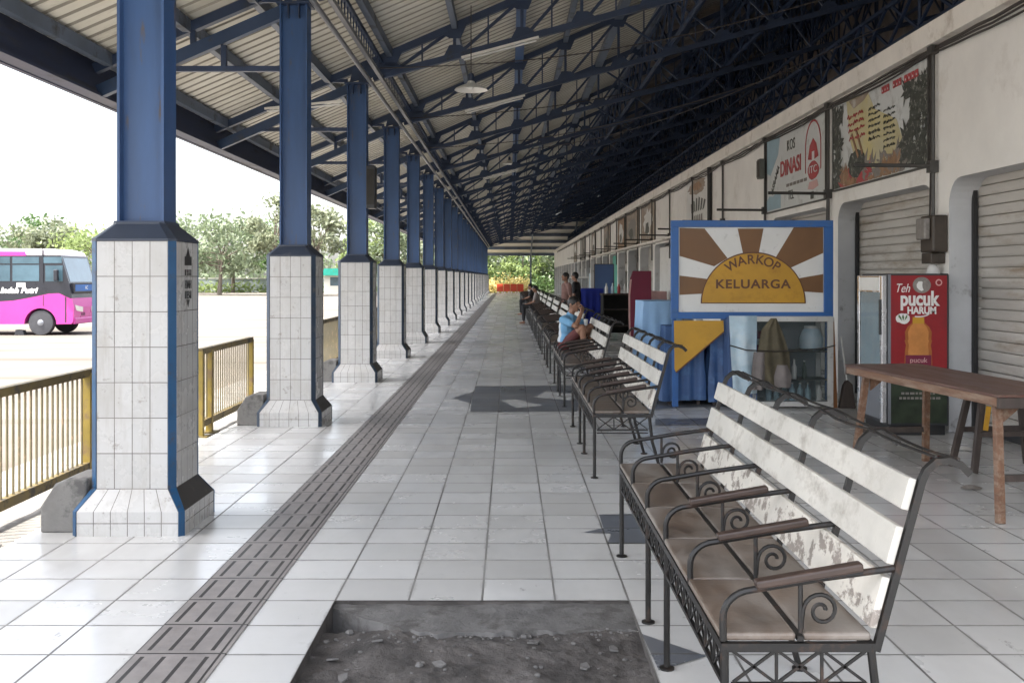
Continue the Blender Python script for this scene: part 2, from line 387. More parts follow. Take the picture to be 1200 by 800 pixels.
def tactile():
    m, nt, b = nodes('tactile_tile')
    p = coords(nt, 'world')
    sx = nd(nt, 'ShaderNodeSeparateXYZ'); nt.links.new(p, sx.inputs[0])
    u = ma(nt, 'FRACT', ma(nt, 'DIVIDE', ma(nt, 'ADD', sx.outputs[0], 1.64+37.5), .375))
    v = ma(nt, 'FRACT', ma(nt, 'DIVIDE', ma(nt, 'ADD', sx.outputs[1], -5.235+37.5), .375))
    g = ma(nt, 'ABSOLUTE', ma(nt, 'SUBTRACT', ma(nt, 'FRACT', ma(nt, 'MULTIPLY', u, 4)), .5))
    edge = ma(nt, 'ABSOLUTE', ma(nt, 'SUBTRACT', v, .5))
    eu = ma(nt, 'ABSOLUTE', ma(nt, 'SUBTRACT', u, .5))
    ingroove = ma(nt, 'MULTIPLY', ma(nt, 'LESS_THAN', g, .10), ma(nt, 'LESS_THAN', edge, .40))
    joint = ma(nt, 'MAXIMUM', ma(nt, 'GREATER_THAN', edge, .482), ma(nt, 'GREATER_THAN', eu, .485))
    k = ma(nt, 'MAXIMUM', ingroove, joint)
    n1 = nz(nt, p, 6, 6, .65); n2 = nz(nt, p, 2, 4)
    base = ramp(nt, n1, [(.3, (.16,.143,.135)), (.7, (.30,.275,.26))])
    base = mix(nt, ma(nt, 'MULTIPLY', n2, .5), base, (.23,.22,.215))
    c = mix(nt, k, base, (.028,.025,.024))
    nt.links.new(c, b.inputs['Base Color'])
    nt.links.new(ma(nt, 'MULTIPLY_ADD', n1, .3, .35), b.inputs['Roughness'])
    bump(nt, b, ma(nt, 'SUBTRACT', ma(nt, 'MULTIPLY', n1, .1), k), .6, .006)
    return m
M['tactile'] = tactile()

def wall_tiles(name, c1, c2, w, h, mortar=(.13,.12,.11)):
    m, nt, b = nodes(name)
    uv = coords(nt, 'uv')
    oi = nt.nodes.new('ShaderNodeObjectInfo')
    br = nd(nt, 'ShaderNodeTexBrick', offset=0.0, squash=1.0)
    br.inputs['Scale'].default_value = 1; br.inputs['Brick Width'].default_value = w; br.inputs['Row Height'].default_value = h
    br.inputs['Mortar Size'].default_value = .0028; br.inputs['Mortar Smooth'].default_value = .1
    br.inputs['Color1'].default_value = (*c1, 1); br.inputs['Color2'].default_value = (*c2, 1); br.inputs['Mortar'].default_value = (*mortar, 1)
    nt.links.new(uv, br.inputs['Vector'])
    p = coords(nt, 'obj')
    n1 = nz(nt, p, 2.5, 6, .65); n2 = nz(nt, p, 13, 8, .7)
    c = mix(nt, ma(nt, 'MULTIPLY', ramp(nt, n1, [(.45, (0,0,0)), (.75, (1,1,1))]), .5), br.outputs['Color'], (.34,.315,.28))
    c = mix(nt, ma(nt, 'MULTIPLY', ramp(nt, n2, [(.60, (0,0,0)), (.68, (1,1,1))]), .6), c, (.20,.17,.145))
    n3 = nz(nt, p, 5, 7, .7, (2.5,2.5,.3))
    c = mix(nt, ma(nt, 'MULTIPLY', ramp(nt, n3, [(.52, (0,0,0)), (.70, (1,1,1))]), .45), c, (.33,.30,.265))
    nt.links.new(c, b.inputs['Base Color'])
    nt.links.new(ma(nt, 'MULTIPLY_ADD', n1, .3, .12), b.inputs['Roughness'])
    bump(nt, b, ma(nt, 'SUBTRACT', ma(nt, 'MULTIPLY', n1, .25), br.outputs['Fac']), .35, .004)
    return m
M['pillartile'] = wall_tiles('pillar_tile', (.52,.512,.50), (.46,.452,.44), .1145, .2286)

def plaza():
    m, nt, b = nodes('plaza_concrete')
    p = coords(nt, 'world')
    n1 = nz(nt, p, .09, 6, .6, (1, 2.2, 1)); n2 = nz(nt, p, 1.5, 8, .7); n3 = nz(nt, p, .35, 5, .6, (.25, 2, 1))
    c = ramp(nt, n1, [(.3, (.125,.113,.098)), (.7, (.215,.195,.170))])
    c = mix(nt, ma(nt, 'MULTIPLY', n2, .5), c, (.16,.145,.126))
    c = mix(nt, ma(nt, 'MULTIPLY', ramp(nt, n3, [(.55, (0,0,0)), (.65, (1,1,1))]), .6), c, (.085,.076,.066))
    nt.links.new(c, b.inputs['Base Color']); b.inputs['Roughness'].default_value = .95; b.inputs['Specular IOR Level'].default_value = 0
    bump(nt, b, n2, .4, .02)
    return m
M['plaza'] = plaza()

# text
FONT = {}
def text_mesh(body, size, extrude=.002, shear=0, bold=0, spacing=1.0):
    cu = bpy.data.curves.new('lettering', 'FONT'); cu.body = body; cu.size = size; cu.extrude = extrude
    cu.shear = shear; cu.offset = bold; cu.align_x = 'CENTER'; cu.align_y = 'CENTER'; cu.space_character = spacing
    o = bpy.data.objects.new('lettering', cu); COL.objects.link(o)
    dg = bpy.context.evaluated_depsgraph_get(); dg.update()
    me = bpy.data.meshes.new_from_object(o.evaluated_get(dg))
    bpy.data.objects.remove(o); bpy.data.curves.remove(cu)
    me.materials.clear()
    return me
FACE_Y = Matrix(((1,0,0),(0,0,-1),(0,1,0))).to_4x4()      # text faces -Y (read along +X)
FACE_X = Matrix(((0,0,-1),(-1,0,0),(0,1,0))).to_4x4()     # text faces -X (read along -Y)
FACE_PX = Matrix(((0,0,1),(1,0,0),(0,1,0))).to_4x4()      # text faces +X (read along +Y)
def text(body, size, m, face, pos, parent=None, rot=0, name='lettering', width=None, **kw):
    me = text_mesh(body, size, **kw)
    if width:
        xs = [v.co.x for v in me.vertices]; k = width/(max(xs)-min(xs))
        me.transform(Matrix.Diagonal((k, 1, 1, 1)))
    me.transform(Matrix.Rotation(rot, 4, 'Z'))
    me.transform(face @ Matrix.Translation(pos))
    return link(name, me, m, parent)
# ------------------------------------------------------------------ the setting
YE = 108.0
PX0, PX1, PY0, PY1 = -.893, .610, 2.6, 5.237      # the missing tiles
GZ = -.22
struct(MB().add([(-900,-900,GZ),(900,-900,GZ),(900,900,GZ),(-900,900,GZ)], [(0,1,2,3)]).build('plaza_ground', M['plaza']))
b = MB()
X0, X1, Y0 = -3.1, 8.0, -4.0
def topq(x0,x1,y0,y1): b.add([(x0,y0,0),(x1,y0,0),(x1,y1,0),(x0,y1,0)], [(0,1,2,3)])
topq(X0,PX0,Y0,YE); topq(PX1,X1,Y0,YE); topq(PX0,PX1,PY1,YE); topq(PX0,PX1,Y0,PY0)
b.add([(X0,Y0,GZ),(X0,YE,GZ),(X0,YE,0),(X0,Y0,0)], [(0,1,2,3)])
b.add([(X0,YE,GZ),(X1,YE,GZ),(X1,YE,0),(X0,YE,0)], [(0,1,2,3)])
struct(b.build('walkway_floor', M['tile']))
b = MB()
for (p, q) in (((PX0,PY0),(PX0,PY1)), ((PX0,PY1),(PX1,PY1)), ((PX1,PY1),(PX1,PY0)), ((PX1,PY0),(PX0,PY0))):
    b.add([(*p,-.3),(*q,-.3),(*q,-.003),(*p,-.003)], [(0,1,2,3)])
struct(b.build('pit_side', M['soil']))
# rough ground in the pit
def rough_grid(name, m, x0,x1,y0,y1,z,amp,step,sc_=2.2, rim=0):
    nx = int((x1-x0)/step)+1; ny = int((y1-y0)/step)+1
    vs = []
    for j in range(ny+1):
        for i in range(nx+1):
            x = x0+(x1-x0)*i/nx; y = y0+(y1-y0)*j/ny
            h = noise.fractal((x*sc_, y*sc_, 3.7), 1.0, 2.0, 6) * amp + noise.fractal((x*9, y*9, 1.1), .9, 2.0, 4)*amp*.42 + noise.fractal((x*30, y*30, 7), .8, 2.0, 3)*amp*.16
            vs.append((x, y, z+h))
    fs = [(j*(nx+1)+i, j*(nx+1)+i+1, (j+1)*(nx+1)+i+1, (j+1)*(nx+1)+i) for j in range(ny) for i in range(nx)]
    return struct(MB().add(vs, fs).build(name, m, smooth=80))
rough_grid('pit_earth', M['soil'], PX0, PX1, PY0, PY1-.30, -.043, .026, .012)
# broken screed left along the far side of the pit
vs = []; n = 90
xs = [PX0 + (PX1-PX0)*i/n for i in range(n+1)]
front = []
for x in xs:
    w = .40 + .05*noise.noise((x*5, 2, 0)) + .03*noise.noise((x*22, 5, 0))
    if x < -.52: w = .05 + .33*max(0, (x-PX0)/.40)
    front.append(PY1 - max(.03, w))
b = MB(); vs = []
rows = 14
for i, x in enumerate(xs):
    for j in range(rows+1):
        y = front[i] + (PY1-front[i])*j/rows
        h = -.022 + .008*noise.fractal((x*7, y*7, 9), 1, 2, 5)
        if x > -.03: h += .006
        vs.append((x, y, h))
fs = [(i*(rows+1)+j, (i+1)*(rows+1)+j, (i+1)*(rows+1)+j+1, i*(rows+1)+j+1) for i in range(n) for j in range(rows)]
b.add(vs, fs)
b.add([(xs[i], front[i], vs[i*(rows+1)][2]) for i in range(n+1)] + [(xs[i], front[i]-.012, -.16) for i in range(n+1)],
      [(i, i+n+1, i+n+2, i+1) for i in range(n)])
struct(b.build('pit_screed', M['screed'], smooth=60))
# loose grit and chips in the pit
b = MB(); rg = random.Random(4)
for i in range(170):
    x = rg.uniform(PX0+.03, PX1-.03); y = rg.uniform(3.6, PY1-.3) if i < 90 else rg.gauss(PY1-.43, .035)
    r = rg.uniform(.004, .012) if rg.random() < .93 else rg.uniform(.012, .024)
    h = noise.fractal((x*2.2, y*2.2, 3.7), 1.0, 2.0, 6)*.026 + noise.fractal((x*9, y*9, 1.1), .9, 2.0, 4)*.026*.42 - .043
    b.ell((x, y, h+r*.3), (r, r*rg.uniform(.6,1.2), r*.6), 5, 4, Matrix.Rotation(rg.random()*3, 3, 'Z'))
o = b.build('pit_grit', M['screed']); o['kind'] = 'stuff'; tag(o, 'loose grit and chips scattered over the bare pit', 'rubble', kind='stuff')
rs = random.Random(21)
for i, (x, y) in enumerate(((-.79,4.55),(-.60,4.72),(.12,4.70),(.47,4.62),(-.30,4.45),(.33,4.42),(-.70,4.30))):
    pl = [(r_*math.cos(a), r_*math.sin(a)) for a, r_ in [(2*math.pi*k/5+rs.uniform(-.4,.4), rs.uniform(.016,.042)) for k in range(5)]]
    h = noise.fractal((x*2.2, y*2.2, 3.7), 1.0, 2.0, 6)*.026 - .036
    o = MB().prism(pl, 'xy', 0, .008).build('tile_shard', M['screed'], None, (x,y,h), rot=(rs.uniform(-.3,.3),rs.uniform(-.3,.3),0))
    tag(o, 'small broken tile shard lying on the bare earth of the pit', 'shard', 'broken tile shards in the pit')
# kerb strip between tiles and plaza
b = MB(); vs = []; ny = 700; nx = 10
for j in range(ny+1):
    y = -4 + (YE+4)*j/ny
    for i in range(nx+1):
        x = -4.55 + (4.55-3.10)*i/nx
        z = -.035 + .012*noise.fractal((x*2, y*2, 0), 1, 2, 4) if 0 < i else GZ-.02
        if i == nx: x = -3.102
        vs.append((x, y, z))
fs = [(j*(nx+1)+i, j*(nx+1)+i+1, (j+1)*(nx+1)+i+1, (j+1)*(nx+1)+i) for j in range(ny) for i in range(nx)]
struct(b.add(vs, fs).build('kerb_strip', M['kerb'], smooth=50))
# raised tactile guide strip
b = MB(); b.box(-1.637, -1.243, -4, YE-.5, -.01, .005)
struct(b.build('tactile_strip', M['tactile']))
# grey star mosaics let into the tiles
def star(cx, cy, ro, ri, n, a0, sy=1.0):
    pts = []
    for i in range(2*n):
        r = ro if i % 2 == 0 else ri
        an = a0 + math.pi*i/n
        pts.append((cx+r*math.cos(an), cy+sy*r*math.sin(an)))
    b = MB(); c = (cx, cy, .004)
    vs = [c] + [(x, y, .004) for x, y in pts]
    b.add(vs, [(0, i+1, (i+1) % (2*n)+1) for i in range(2*n)])
    return struct(b.build('star_inlay', M['startile']))
def inlay(poly, z=.004):
    b = MB(); b.add([(x, y, z) for x, y in poly], [tuple(range(len(poly)))])
    return struct(b.build('star_inlay', M['startile']))
def ipt(px, py):
    d = 1980/(py-325); return ((px-597)/1200*d, d)
inlay([ipt(*p) for p in ((530,466.5),(555,459),(557,452.5),(674,452),(680,463),(676,482),(551,482.5),(553,473))])
inlay([ipt(*p) for p in ((683,624),(707,619),(702,603),(765,602),(767,636),(712,637),(716,625))])
inlay([ipt(*p) for p in ((752,743),(828,769),(772,786))])
inlay([ipt(*p) for p in ((770,462),(795,470),(850,468),(850,476),(790,478),(768,480))], .0045)
inlay([ipt(*p) for p in ((768,491),(840,489.5),(840,497.5),(768,498.5))])
# pale repair patches inside the far star
b = MB()
for poly in (((640,459),(676,462),(672,470),(648,468),(626,466)), ((588,470),(603,468),(637,476),(606,478.5))):
    p = [ipt(*q) for q in poly]; b.add([(x, y, .0075) for x, y in p], [tuple(range(len(p)))])
struct(b.build('floor_patch', M['tile']))

# ------------------------------------------------------------------ tiled pillars
PXC, PYC, PSP = -2.437, 6.885, 4.78
def ring(h, c, z):      # octagon with half width h and corner cut c, starting at the front left
    return [(-h+c,-h,z),(h-c,-h,z),(h,-h+c,z),(h,h-c,z),(h-c,h,z),(-h+c,h,z),(-h,h-c,z),(-h,-h+c,z)]
LEV = [(.355,.03,0), (.355,.03,.155), (.27,.04,.285), (.27,.04,1.885)]
def face_mesh(even):
    b = MB(); hs = [0]
    for i in range(1, len(LEV)):
        hs.append(hs[-1] + math.hypot(LEV[i][2]-LEV[i-1][2], LEV[i][0]-LEV[i-1][0]))
    base = .2286*2 - hs[2]       # a joint falls on the foot of the shaft
    for s in range(8):
        if (s % 2 == 0) != even: continue
        for i in range(len(LEV)-1):
            A = ring(*LEV[i]); B = ring(*LEV[i+1])
            w0 = (Vector(A[s])-Vector(A[(s+1)%8])).length; w1 = (Vector(B[s])-Vector(B[(s+1)%8])).length
            q = [A[s], A[(s+1)%8], B[(s+1)%8], B[s]]
            if s in (2, 6) and i == 1: continue
            if even and i < 2:
                k = 6*.1145; uu = (0, k, k, 0)
            elif even:
                k = 4*.1145; uu = (0, k, k, 0)
            else: uu = (0, w0, w1, 0)
            v0, v1 = hs[i]+base, hs[i+1]+base
            if even and i < 2:
                for j in range(6):
                    L = lambda a, c, g: tuple(Vector(a).lerp(Vector(c), g))
                    qq = [L(q[0],q[1],j/6), L(q[0],q[1],(j+1)/6), L(q[3],q[2],(j+1)/6), L(q[3],q[2],j/6)]
                    ua, ub = j*.1145, (j+1)*.1145
                    b.add(qq, [(0,1,2,3)], [[(ua,v0),(ub,v0),(ub,v1),(ua,v1)]])
                continue
            b.add(q, [(0,1,2,3)], [[(uu[0]+.00,v0),(uu[1],v0),(uu[2],v1),(uu[3],v1)]])
    return b
tile_me = face_mesh(True).mesh('tiled_shaft'); tile_me.materials.append(M['pillartile'])
def strip_mesh(s):
    b = MB()
    for i in range(len(LEV)-1):
        A = ring(*LEV[i]); B = ring(*LEV[i+1])
        b.add([A[s], A[(s+1)%8], B[(s+1)%8], B[s]], [(0,1,2,3)])
        # raised lip so the trim stands proud of the tiles
        def off(P, k): return tuple(Vector(P) + (Vector((P[0],P[1],0)).normalized()*k))
        b.add([off(A[s],.006), off(A[(s+1)%8],.006), off(B[(s+1)%8],.006), off(B[s],.006)], [(0,1,2,3)])
        b.add([A[s], off(A[s],.006), off(B[s],.006), B[s]], [(0,1,2,3)])
        b.add([A[(s+1)%8], off(A[(s+1)%8],.006), off(B[(s+1)%8],.006), B[(s+1)%8]], [(3,2,1,0)])
    return b
def make_pillar():
    t = thing('tiled_pillar', 'x', 'pillar', (PXC, PYC, 0), 0, 'tiled pillars along the walkway')
    link('tiled_shaft', tile_me, None, t)
    for s in (2, 6):
        A = ring(*LEV[1]); B = ring(*LEV[2])
        MB().add([A[s], A[(s+1)%8], B[(s+1)%8], B[s]], [(0,1,2,3)]).build('flare_panel', M['darkflare'], t)
    for s in (1,3,5,7): strip_mesh(s).build('corner_trim', M['trim'], t)
    b = MB(); A = ring(.278,.045,1.885); B = ring(.278,.045,1.90); C = ring(.172,.03,2.0); D = ring(.172,.03,2.012)
    vs = A+B+C+D
    b.add(vs, [(j*8+k, j*8+(k+1)%8, (j+1)*8+(k+1)%8, (j+1)*8+k) for j in range(3) for k in range(8)] + [tuple(range(24,32)), tuple(range(7,-1,-1))])
    b.build('pillar_cap', M['cap'], t)
    b = MB()
    b.box(-.155,-.137,-.125,.125,2.012,4.73); b.box(.137,.155,-.125,.125,2.012,4.73); b.box(-.137,.137,-.055,-.043,2.012,4.73)
    b.build('steel_column', M['blue'], t)
    b = MB(); b.box(-.19,.19,-.16,.16,4.73,4.755); b.box(-.166,.166,-.15,.15,2.0125,2.022)
    for x in (-.06, .06):
        b.box(x-.006,x+.006,-.125,-.057,4.58,4.729)
    b.build('end_plate', M['navy'], t)
    # concrete block against the outer flank
    b = MB(); b.prism([(-.60,0),(-.30,0),(-.30,.345),(-.43,.345),(-.505,.315),(-.60,.165)], 'xz', -.26, .10)
    b.build('guard_block', M['conc'], t, bevel=.012)
    return t
pil = make_pillar()
NP = 22
for k in range(NP):
    p = pil if k == 0 else copy_tree(pil if k == 1 else pil2)
    p.location = (PXC, PYC+PSP*k, 0)
    if k == 1:
        for ch in p.children:
            if ch.name.startswith('corner_trim'):
                ch.data = ch.data.copy(); ch.data.materials[0] = M['trim2']
        pil2 = p
    p['label'] = {0: 'nearest white tiled pillar with dark lettering high on its walkway side',
                  1: 'second white tiled pillar from the camera, beside the short yellow fence',
                  2: 'third white tiled pillar from the camera, with a black box hung on its steel column'}.get(
        k, ORD[k] + ' white tiled pillar with blue steel column, counted from the camera')
pillars_done = True
# lettering on the nearest pillar's inner side
b = MB()
fx = .2725
b.add([(fx,.015,1.855),(fx,-.03,1.79),(fx,.055,1.79)], [(0,1,2)])
b.add([(fx,.015,1.445),(fx,.05,1.50),(fx,-.025,1.50)], [(0,1,2)])
b.add([(fx,-.06,1.79),(fx,.09,1.79),(fx,.09,1.73),(fx,-.06,1.73)], [(0,1,2,3)])
mk = b.build('painted_marks', M['black'], pil)
for (z, body, h) in ((1.68, 'IIII', .06), (1.60, 'HAH', .085), (1.53, 'IBI', .075)):
    text(body, h, M['black'], FACE_PX, (0.015, z, fx), pil, name='lettering', width=.13)
# black box hung on the third column
o = thing('hanging_box', 'black box fixed to the blue steel column of the third tiled pillar', 'junction box', (PXC+.155, PYC+2*PSP-.02, 2.75))
MB().box(.002,.14,-.14,.14,0,.68).build('casing', M['fridgedark'], o, bevel=.01)
MB().box(.01,.13,-.150,-.142,.06,.62).build('cover', M['void'], o)

# ------------------------------------------------------------------ the roof over the walkway
def ztop(x): return 6.05 + .43*x
def zbot(x): return 4.775 + .265*(x+2.35)
EX, RX = -4.72, 11.6
roof = thing('canopy_roof', 'long corrugated canopy roof sloping up from the plaza side towards the shops', 'canopy', (0,0,0))
def sheet(name, xa, xb, m, ya=.4, yb=YE, pitch=.26):  # roof cut short near the camera to let in sky light from behind
    vs = []; y = ya; prof = []
    while y < yb:
        prof += [(y, 0), (y+pitch-.075, 0), (y+pitch-.06, .045), (y+pitch-.015, .045)]
        y += pitch
    for (yy, h) in prof:
        for x in (xa, xb): vs.append((x, yy, ztop(x)+.125+h))
    fs = [(2*i, 2*i+1, 2*i+3, 2*i+2) for i in range(len(prof)-1)]
    return MB().add(vs, fs).build(name, m, roof)
sheet('pale_roof_sheets', EX-.15, 3.36, M['zinc'])
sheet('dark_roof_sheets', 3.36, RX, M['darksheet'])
PUR = [-4.55,-3.66,-2.9,-1.92,-.88,.2,1.16,2.26,3.31,4.4,5.5,6.6,7.7,8.8,9.9,11.0]
M['purlin'] = mat('purlin_paint', (.10,.125,.17), .45, var=.25, scale=1.5, co='world', dirt=(.07,.07,.07), dscale=2, dthr=.6)
for x in PUR:
    wide = x in (.2, 2.26, 3.31)
    w = .17 if wide else .09
    MB().box(x-w/2, x+w/2, .4, YE, ztop(x)-.05, ztop(x)+.10).build('purlin', M['blue'] if x in (.2,) else (M['purlin'] if x < 3.4 else M['navy']), roof)
MB().box(EX-.10, EX-.04, .4, YE, 3.70, 4.125).box(EX-.16, EX-.10, .4, YE, 3.69, 3.76).box(EX-.04, EX+.10, .4, YE, 3.70, 3.73).build('fascia', M['fascia'], roof)
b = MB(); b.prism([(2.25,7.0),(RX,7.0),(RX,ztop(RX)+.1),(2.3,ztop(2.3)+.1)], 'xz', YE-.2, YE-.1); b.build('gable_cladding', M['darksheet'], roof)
MB().box(RX, RX+.1, .4, YE, 4.4, ztop(RX)+.5).build('rear_light_block', M['darksheet'], roof)  # added wall: closes the rear so daylight stays off the upper roof

# trusses
XN = [-4.2,-3.3,-1.92,-.88,.2,1.16,2.26,3.31,4.4,5.5,6.6,7.7,8.8,9.9,11.0]
def make_truss():
    t = thing('roof_truss', 'x', 'truss', (0,0,0), 0, 'steel roof trusses across the walkway')
    def bar(name, p, q, w=.07, h=.09, m='navy', y=0):
        return MB().beam((p[0],y,p[1]), (q[0],y,q[1]), w, h).build(name, M[m], t)
    bar('top_chord', (EX,ztop(EX)), (RX-.05,ztop(RX-.05)), .10, .11)
    bar('bottom_chord', (-2.19,zbot(-2.19)+.03), (RX-.05,zbot(RX-.05)), .10, .10)
    bar('eave_strut', (-2.51,4.70), (EX+.05,3.76), .10, .14, 'navyblue')
    bar('tie', (-2.595,4.02), (-4.05,4.02), .07, .06)
    bar('tie', (-2.595,4.80), (-2.95,4.80), .05, .05)
    bar('post', (-3.25,4.05), (-3.25,4.29), .06, .06); bar('post', (-3.6,4.30), (-3.6,4.45), .06, .06)
    bar('post', (-2.35,4.76), (-2.35,ztop(-2.35)-.06), .12, .14)
    last = -2.30
    for i, x in enumerate(XN[2:]):
        bar('post', (x,zbot(x)+.05), (x,ztop(x)-.06), .05, .06, y=.0)
        bar('diagonal', (last+.04,zbot(last)+.05), (x-.04,ztop(x)-.05), .04, .05, y=.012)
        if x > 3.0:
            bar('diagonal', (last+.04,ztop(last)-.05), (x-.04,zbot(x)+.05), .035, .045, y=-.028)
        xm = (last+x)/2
        bar('post', (xm,zbot(xm)+.05), (xm,ztop(xm)-.05), .026, .03, y=-.01)
        last = x
    for x in XN[2:11]:
        for zz, up in ((ztop(x)-.05, -1), (zbot(x)+.05, 1)):
            MB().prism([(x-.20, zz-.20*.4), (x+.20, zz+.20*.4), (x+.10, zz+up*.15), (x-.08, zz+up*.15)][::(1 if up > 0 else -1)], 'xz', -.056, -.051).build('gusset_plate', M['navy'], t)
    MB().prism([(-2.56,4.76),(-1.9,4.92),(-2.0,5.08),(-2.5,5.0)], 'xz', -.063, -.057).build('gusset_plate', M['navy'], t)
    return t
tr = make_truss()
for k in range(NP):
    p = tr if k == 0 else copy_tree(tr)
    p.location = (0, PYC+PSP*k, 0)
    p['label'] = 'navy steel roof truss resting on the ' + ORD[k] + ' tiled pillar from the camera'
# girders running along the walkway
ys = [PYC+PSP*k for k in range(-1, NP)]
def girder(label, x, z0, z1, sub=2, rods=False, rail='navy', m='navy'):
    t = thing('lattice_girder', label, 'girder', (x,0,0), 0, None)
    for z in (z0, z1): MB().box(-.03,.03,.4,YE,z-.03,z+.03).build('chord', M[rail if z == z0 else m], t)
    b = MB()
    if rods:
        y = .5
        while y < YE-.3:
            b.beam((0,y,z0+.03),(0,y,z1-.03),.016,.016); y += .24
        b.build('lattice', M[m], t)
    else:
        for i in range(len(ys)-1):
            for j in range(sub):
                a = ys[i]+PSP*j/sub; c = ys[i]+PSP*(j+1)/sub
                b.beam((.02,a+.08,z0+.03),(.02,c-.08,z1-.03),.04,.04); b.beam((-.025,a+.08,z1-.03),(-.025,c-.08,z0+.03),.04,.04)
                if j: b.beam((0,a,z0+.03),(0,a,z1-.03),.03,.03)
        b.build('cross_bracing', M[m], t)
    return t
M['rail'] = mat('grey_rail', (.20,.20,.21), .35, .3, var=.2, scale=2)
girder('barred lattice girder running along the tops of the blue columns', -2.05, 4.84, 5.10, rods=True, rail='rail')
girder('cross-braced girder where the pale roof sheets meet the dark ones', 3.31, zbot(3.31)+.16, ztop(3.31)-.14, 3)
girder('cross-braced girder in the dark roof, first beyond the pale sheets', 5.5, zbot(5.5)+.16, ztop(5.5)-.14, 3)
girder('cross-braced girder in the dark roof above the shop signs', 7.7, zbot(7.7)+.16, ztop(7.7)-.14, 3)
girder('low cross-braced girder just behind the top of the shop wall', 6.1, 5.35, 6.0, 4)
girder('uppermost cross-braced girder in the dark roof', 9.9, zbot(9.9)+.16, ztop(9.9)-.14, 3)
# round conduit along the columns
tag(MB().tube([(-2.17,.4,4.70),(-2.17,YE,4.70)], .035, 8).build('conduit_pipe', M['rail']), 'long grey conduit running under the girder at the column tops', 'pipe')
# thin wires strung under the trusses
rg = random.Random(3)
wires = [((-2.2,16.2,4.95),(5.4,13.0,5.6)), ((-2.2,25.8,4.9),(5.2,18.0,5.35)), ((.6,30,5.4),(5.3,14.5,5.2)), ((-2.2,21,4.9),(6.0,22,6.6))]
for i, (p, q) in enumerate(wires):
    pts = [Vector(p).lerp(Vector(q), k/14) - Vector((0,0,.35*math.sin(math.pi*k/14))) for k in range(15)]
    tag(MB().tube(pts, .009, 5).build('overhead_wire', M['cable']),
        ['thin sagging wire from the third column across to the roof over the shops', 'thin sagging wire from the fifth column to the roof above the shop wall',
         'thin sagging wire crossing from the middle of the roof to the shop wall', 'thin sagging wire from the fourth column up into the dark roof'][i], 'wire')
# lamps
def pendant(x, y, z, top, label):
    t = thing('pendant_lamp', label, 'lamp', (x,y,z), 0, 'pendant lamps under the roof')
    MB().lathe([(.02,.145),(.05,.14),(.075,.10),(.17,.062),(.24,.028),(.262,0),(.25,.010),(.17,.045),(.05,.085)], 28).build('lamp_shade', M['lampwhite'], t, smooth=True)
    MB().lathe([(.0,-.0),(.05,.03),(.06,.09),(.03,.13)], 12).build('bulb', M['printwhite'], t, smooth=True)
    MB().tube([(0,0,.2),(0,0,top-z)], .008, 6).build('cord', M['cable'], t)
    MB().lathe([(.03,.13),(.045,.15),(.045,.25),(.02,.27)], 12).build('lamp_cap', M['navy'], t, smooth=True)
pendant(-.60, 16.0, 4.57, ztop(-.6)+.1, 'nearest white enamel dome lamp hanging on a cord over the walkway')
pendant(0.0, 38.0, 6.0-.15, ztop(0)+.1, 'small far white dome lamp hanging over the middle of the walkway')
for i, (x, y, z) in enumerate(((-.15, 16.4, 5.28), (-.3, 21.2, 5.20), (-.3, 35.6, 5.20), (-3.3, 16.4, 4.36))):
    t = thing('tube_light', ['white tube light under the truss of the third pillar', 'white tube light under the truss of the fourth pillar',
              'far white tube light under the truss of the seventh pillar', 'white tube light under the roof eave by the third pillar'][i], 'light', (x, y, z), 0, 'tube lights under the trusses')
    a = .265 if i < 3 else .1
    MB().beam((-.62,0,-.62*a+.05),(.62,0,.62*a+.05),.05,.035).build('fitting', M['lampwhite'], t)
    MB().tube([(-.58,-.01,-.58*a),(.58,-.01,.58*a)],.016,8).build('tube', M['printwhite'], t)
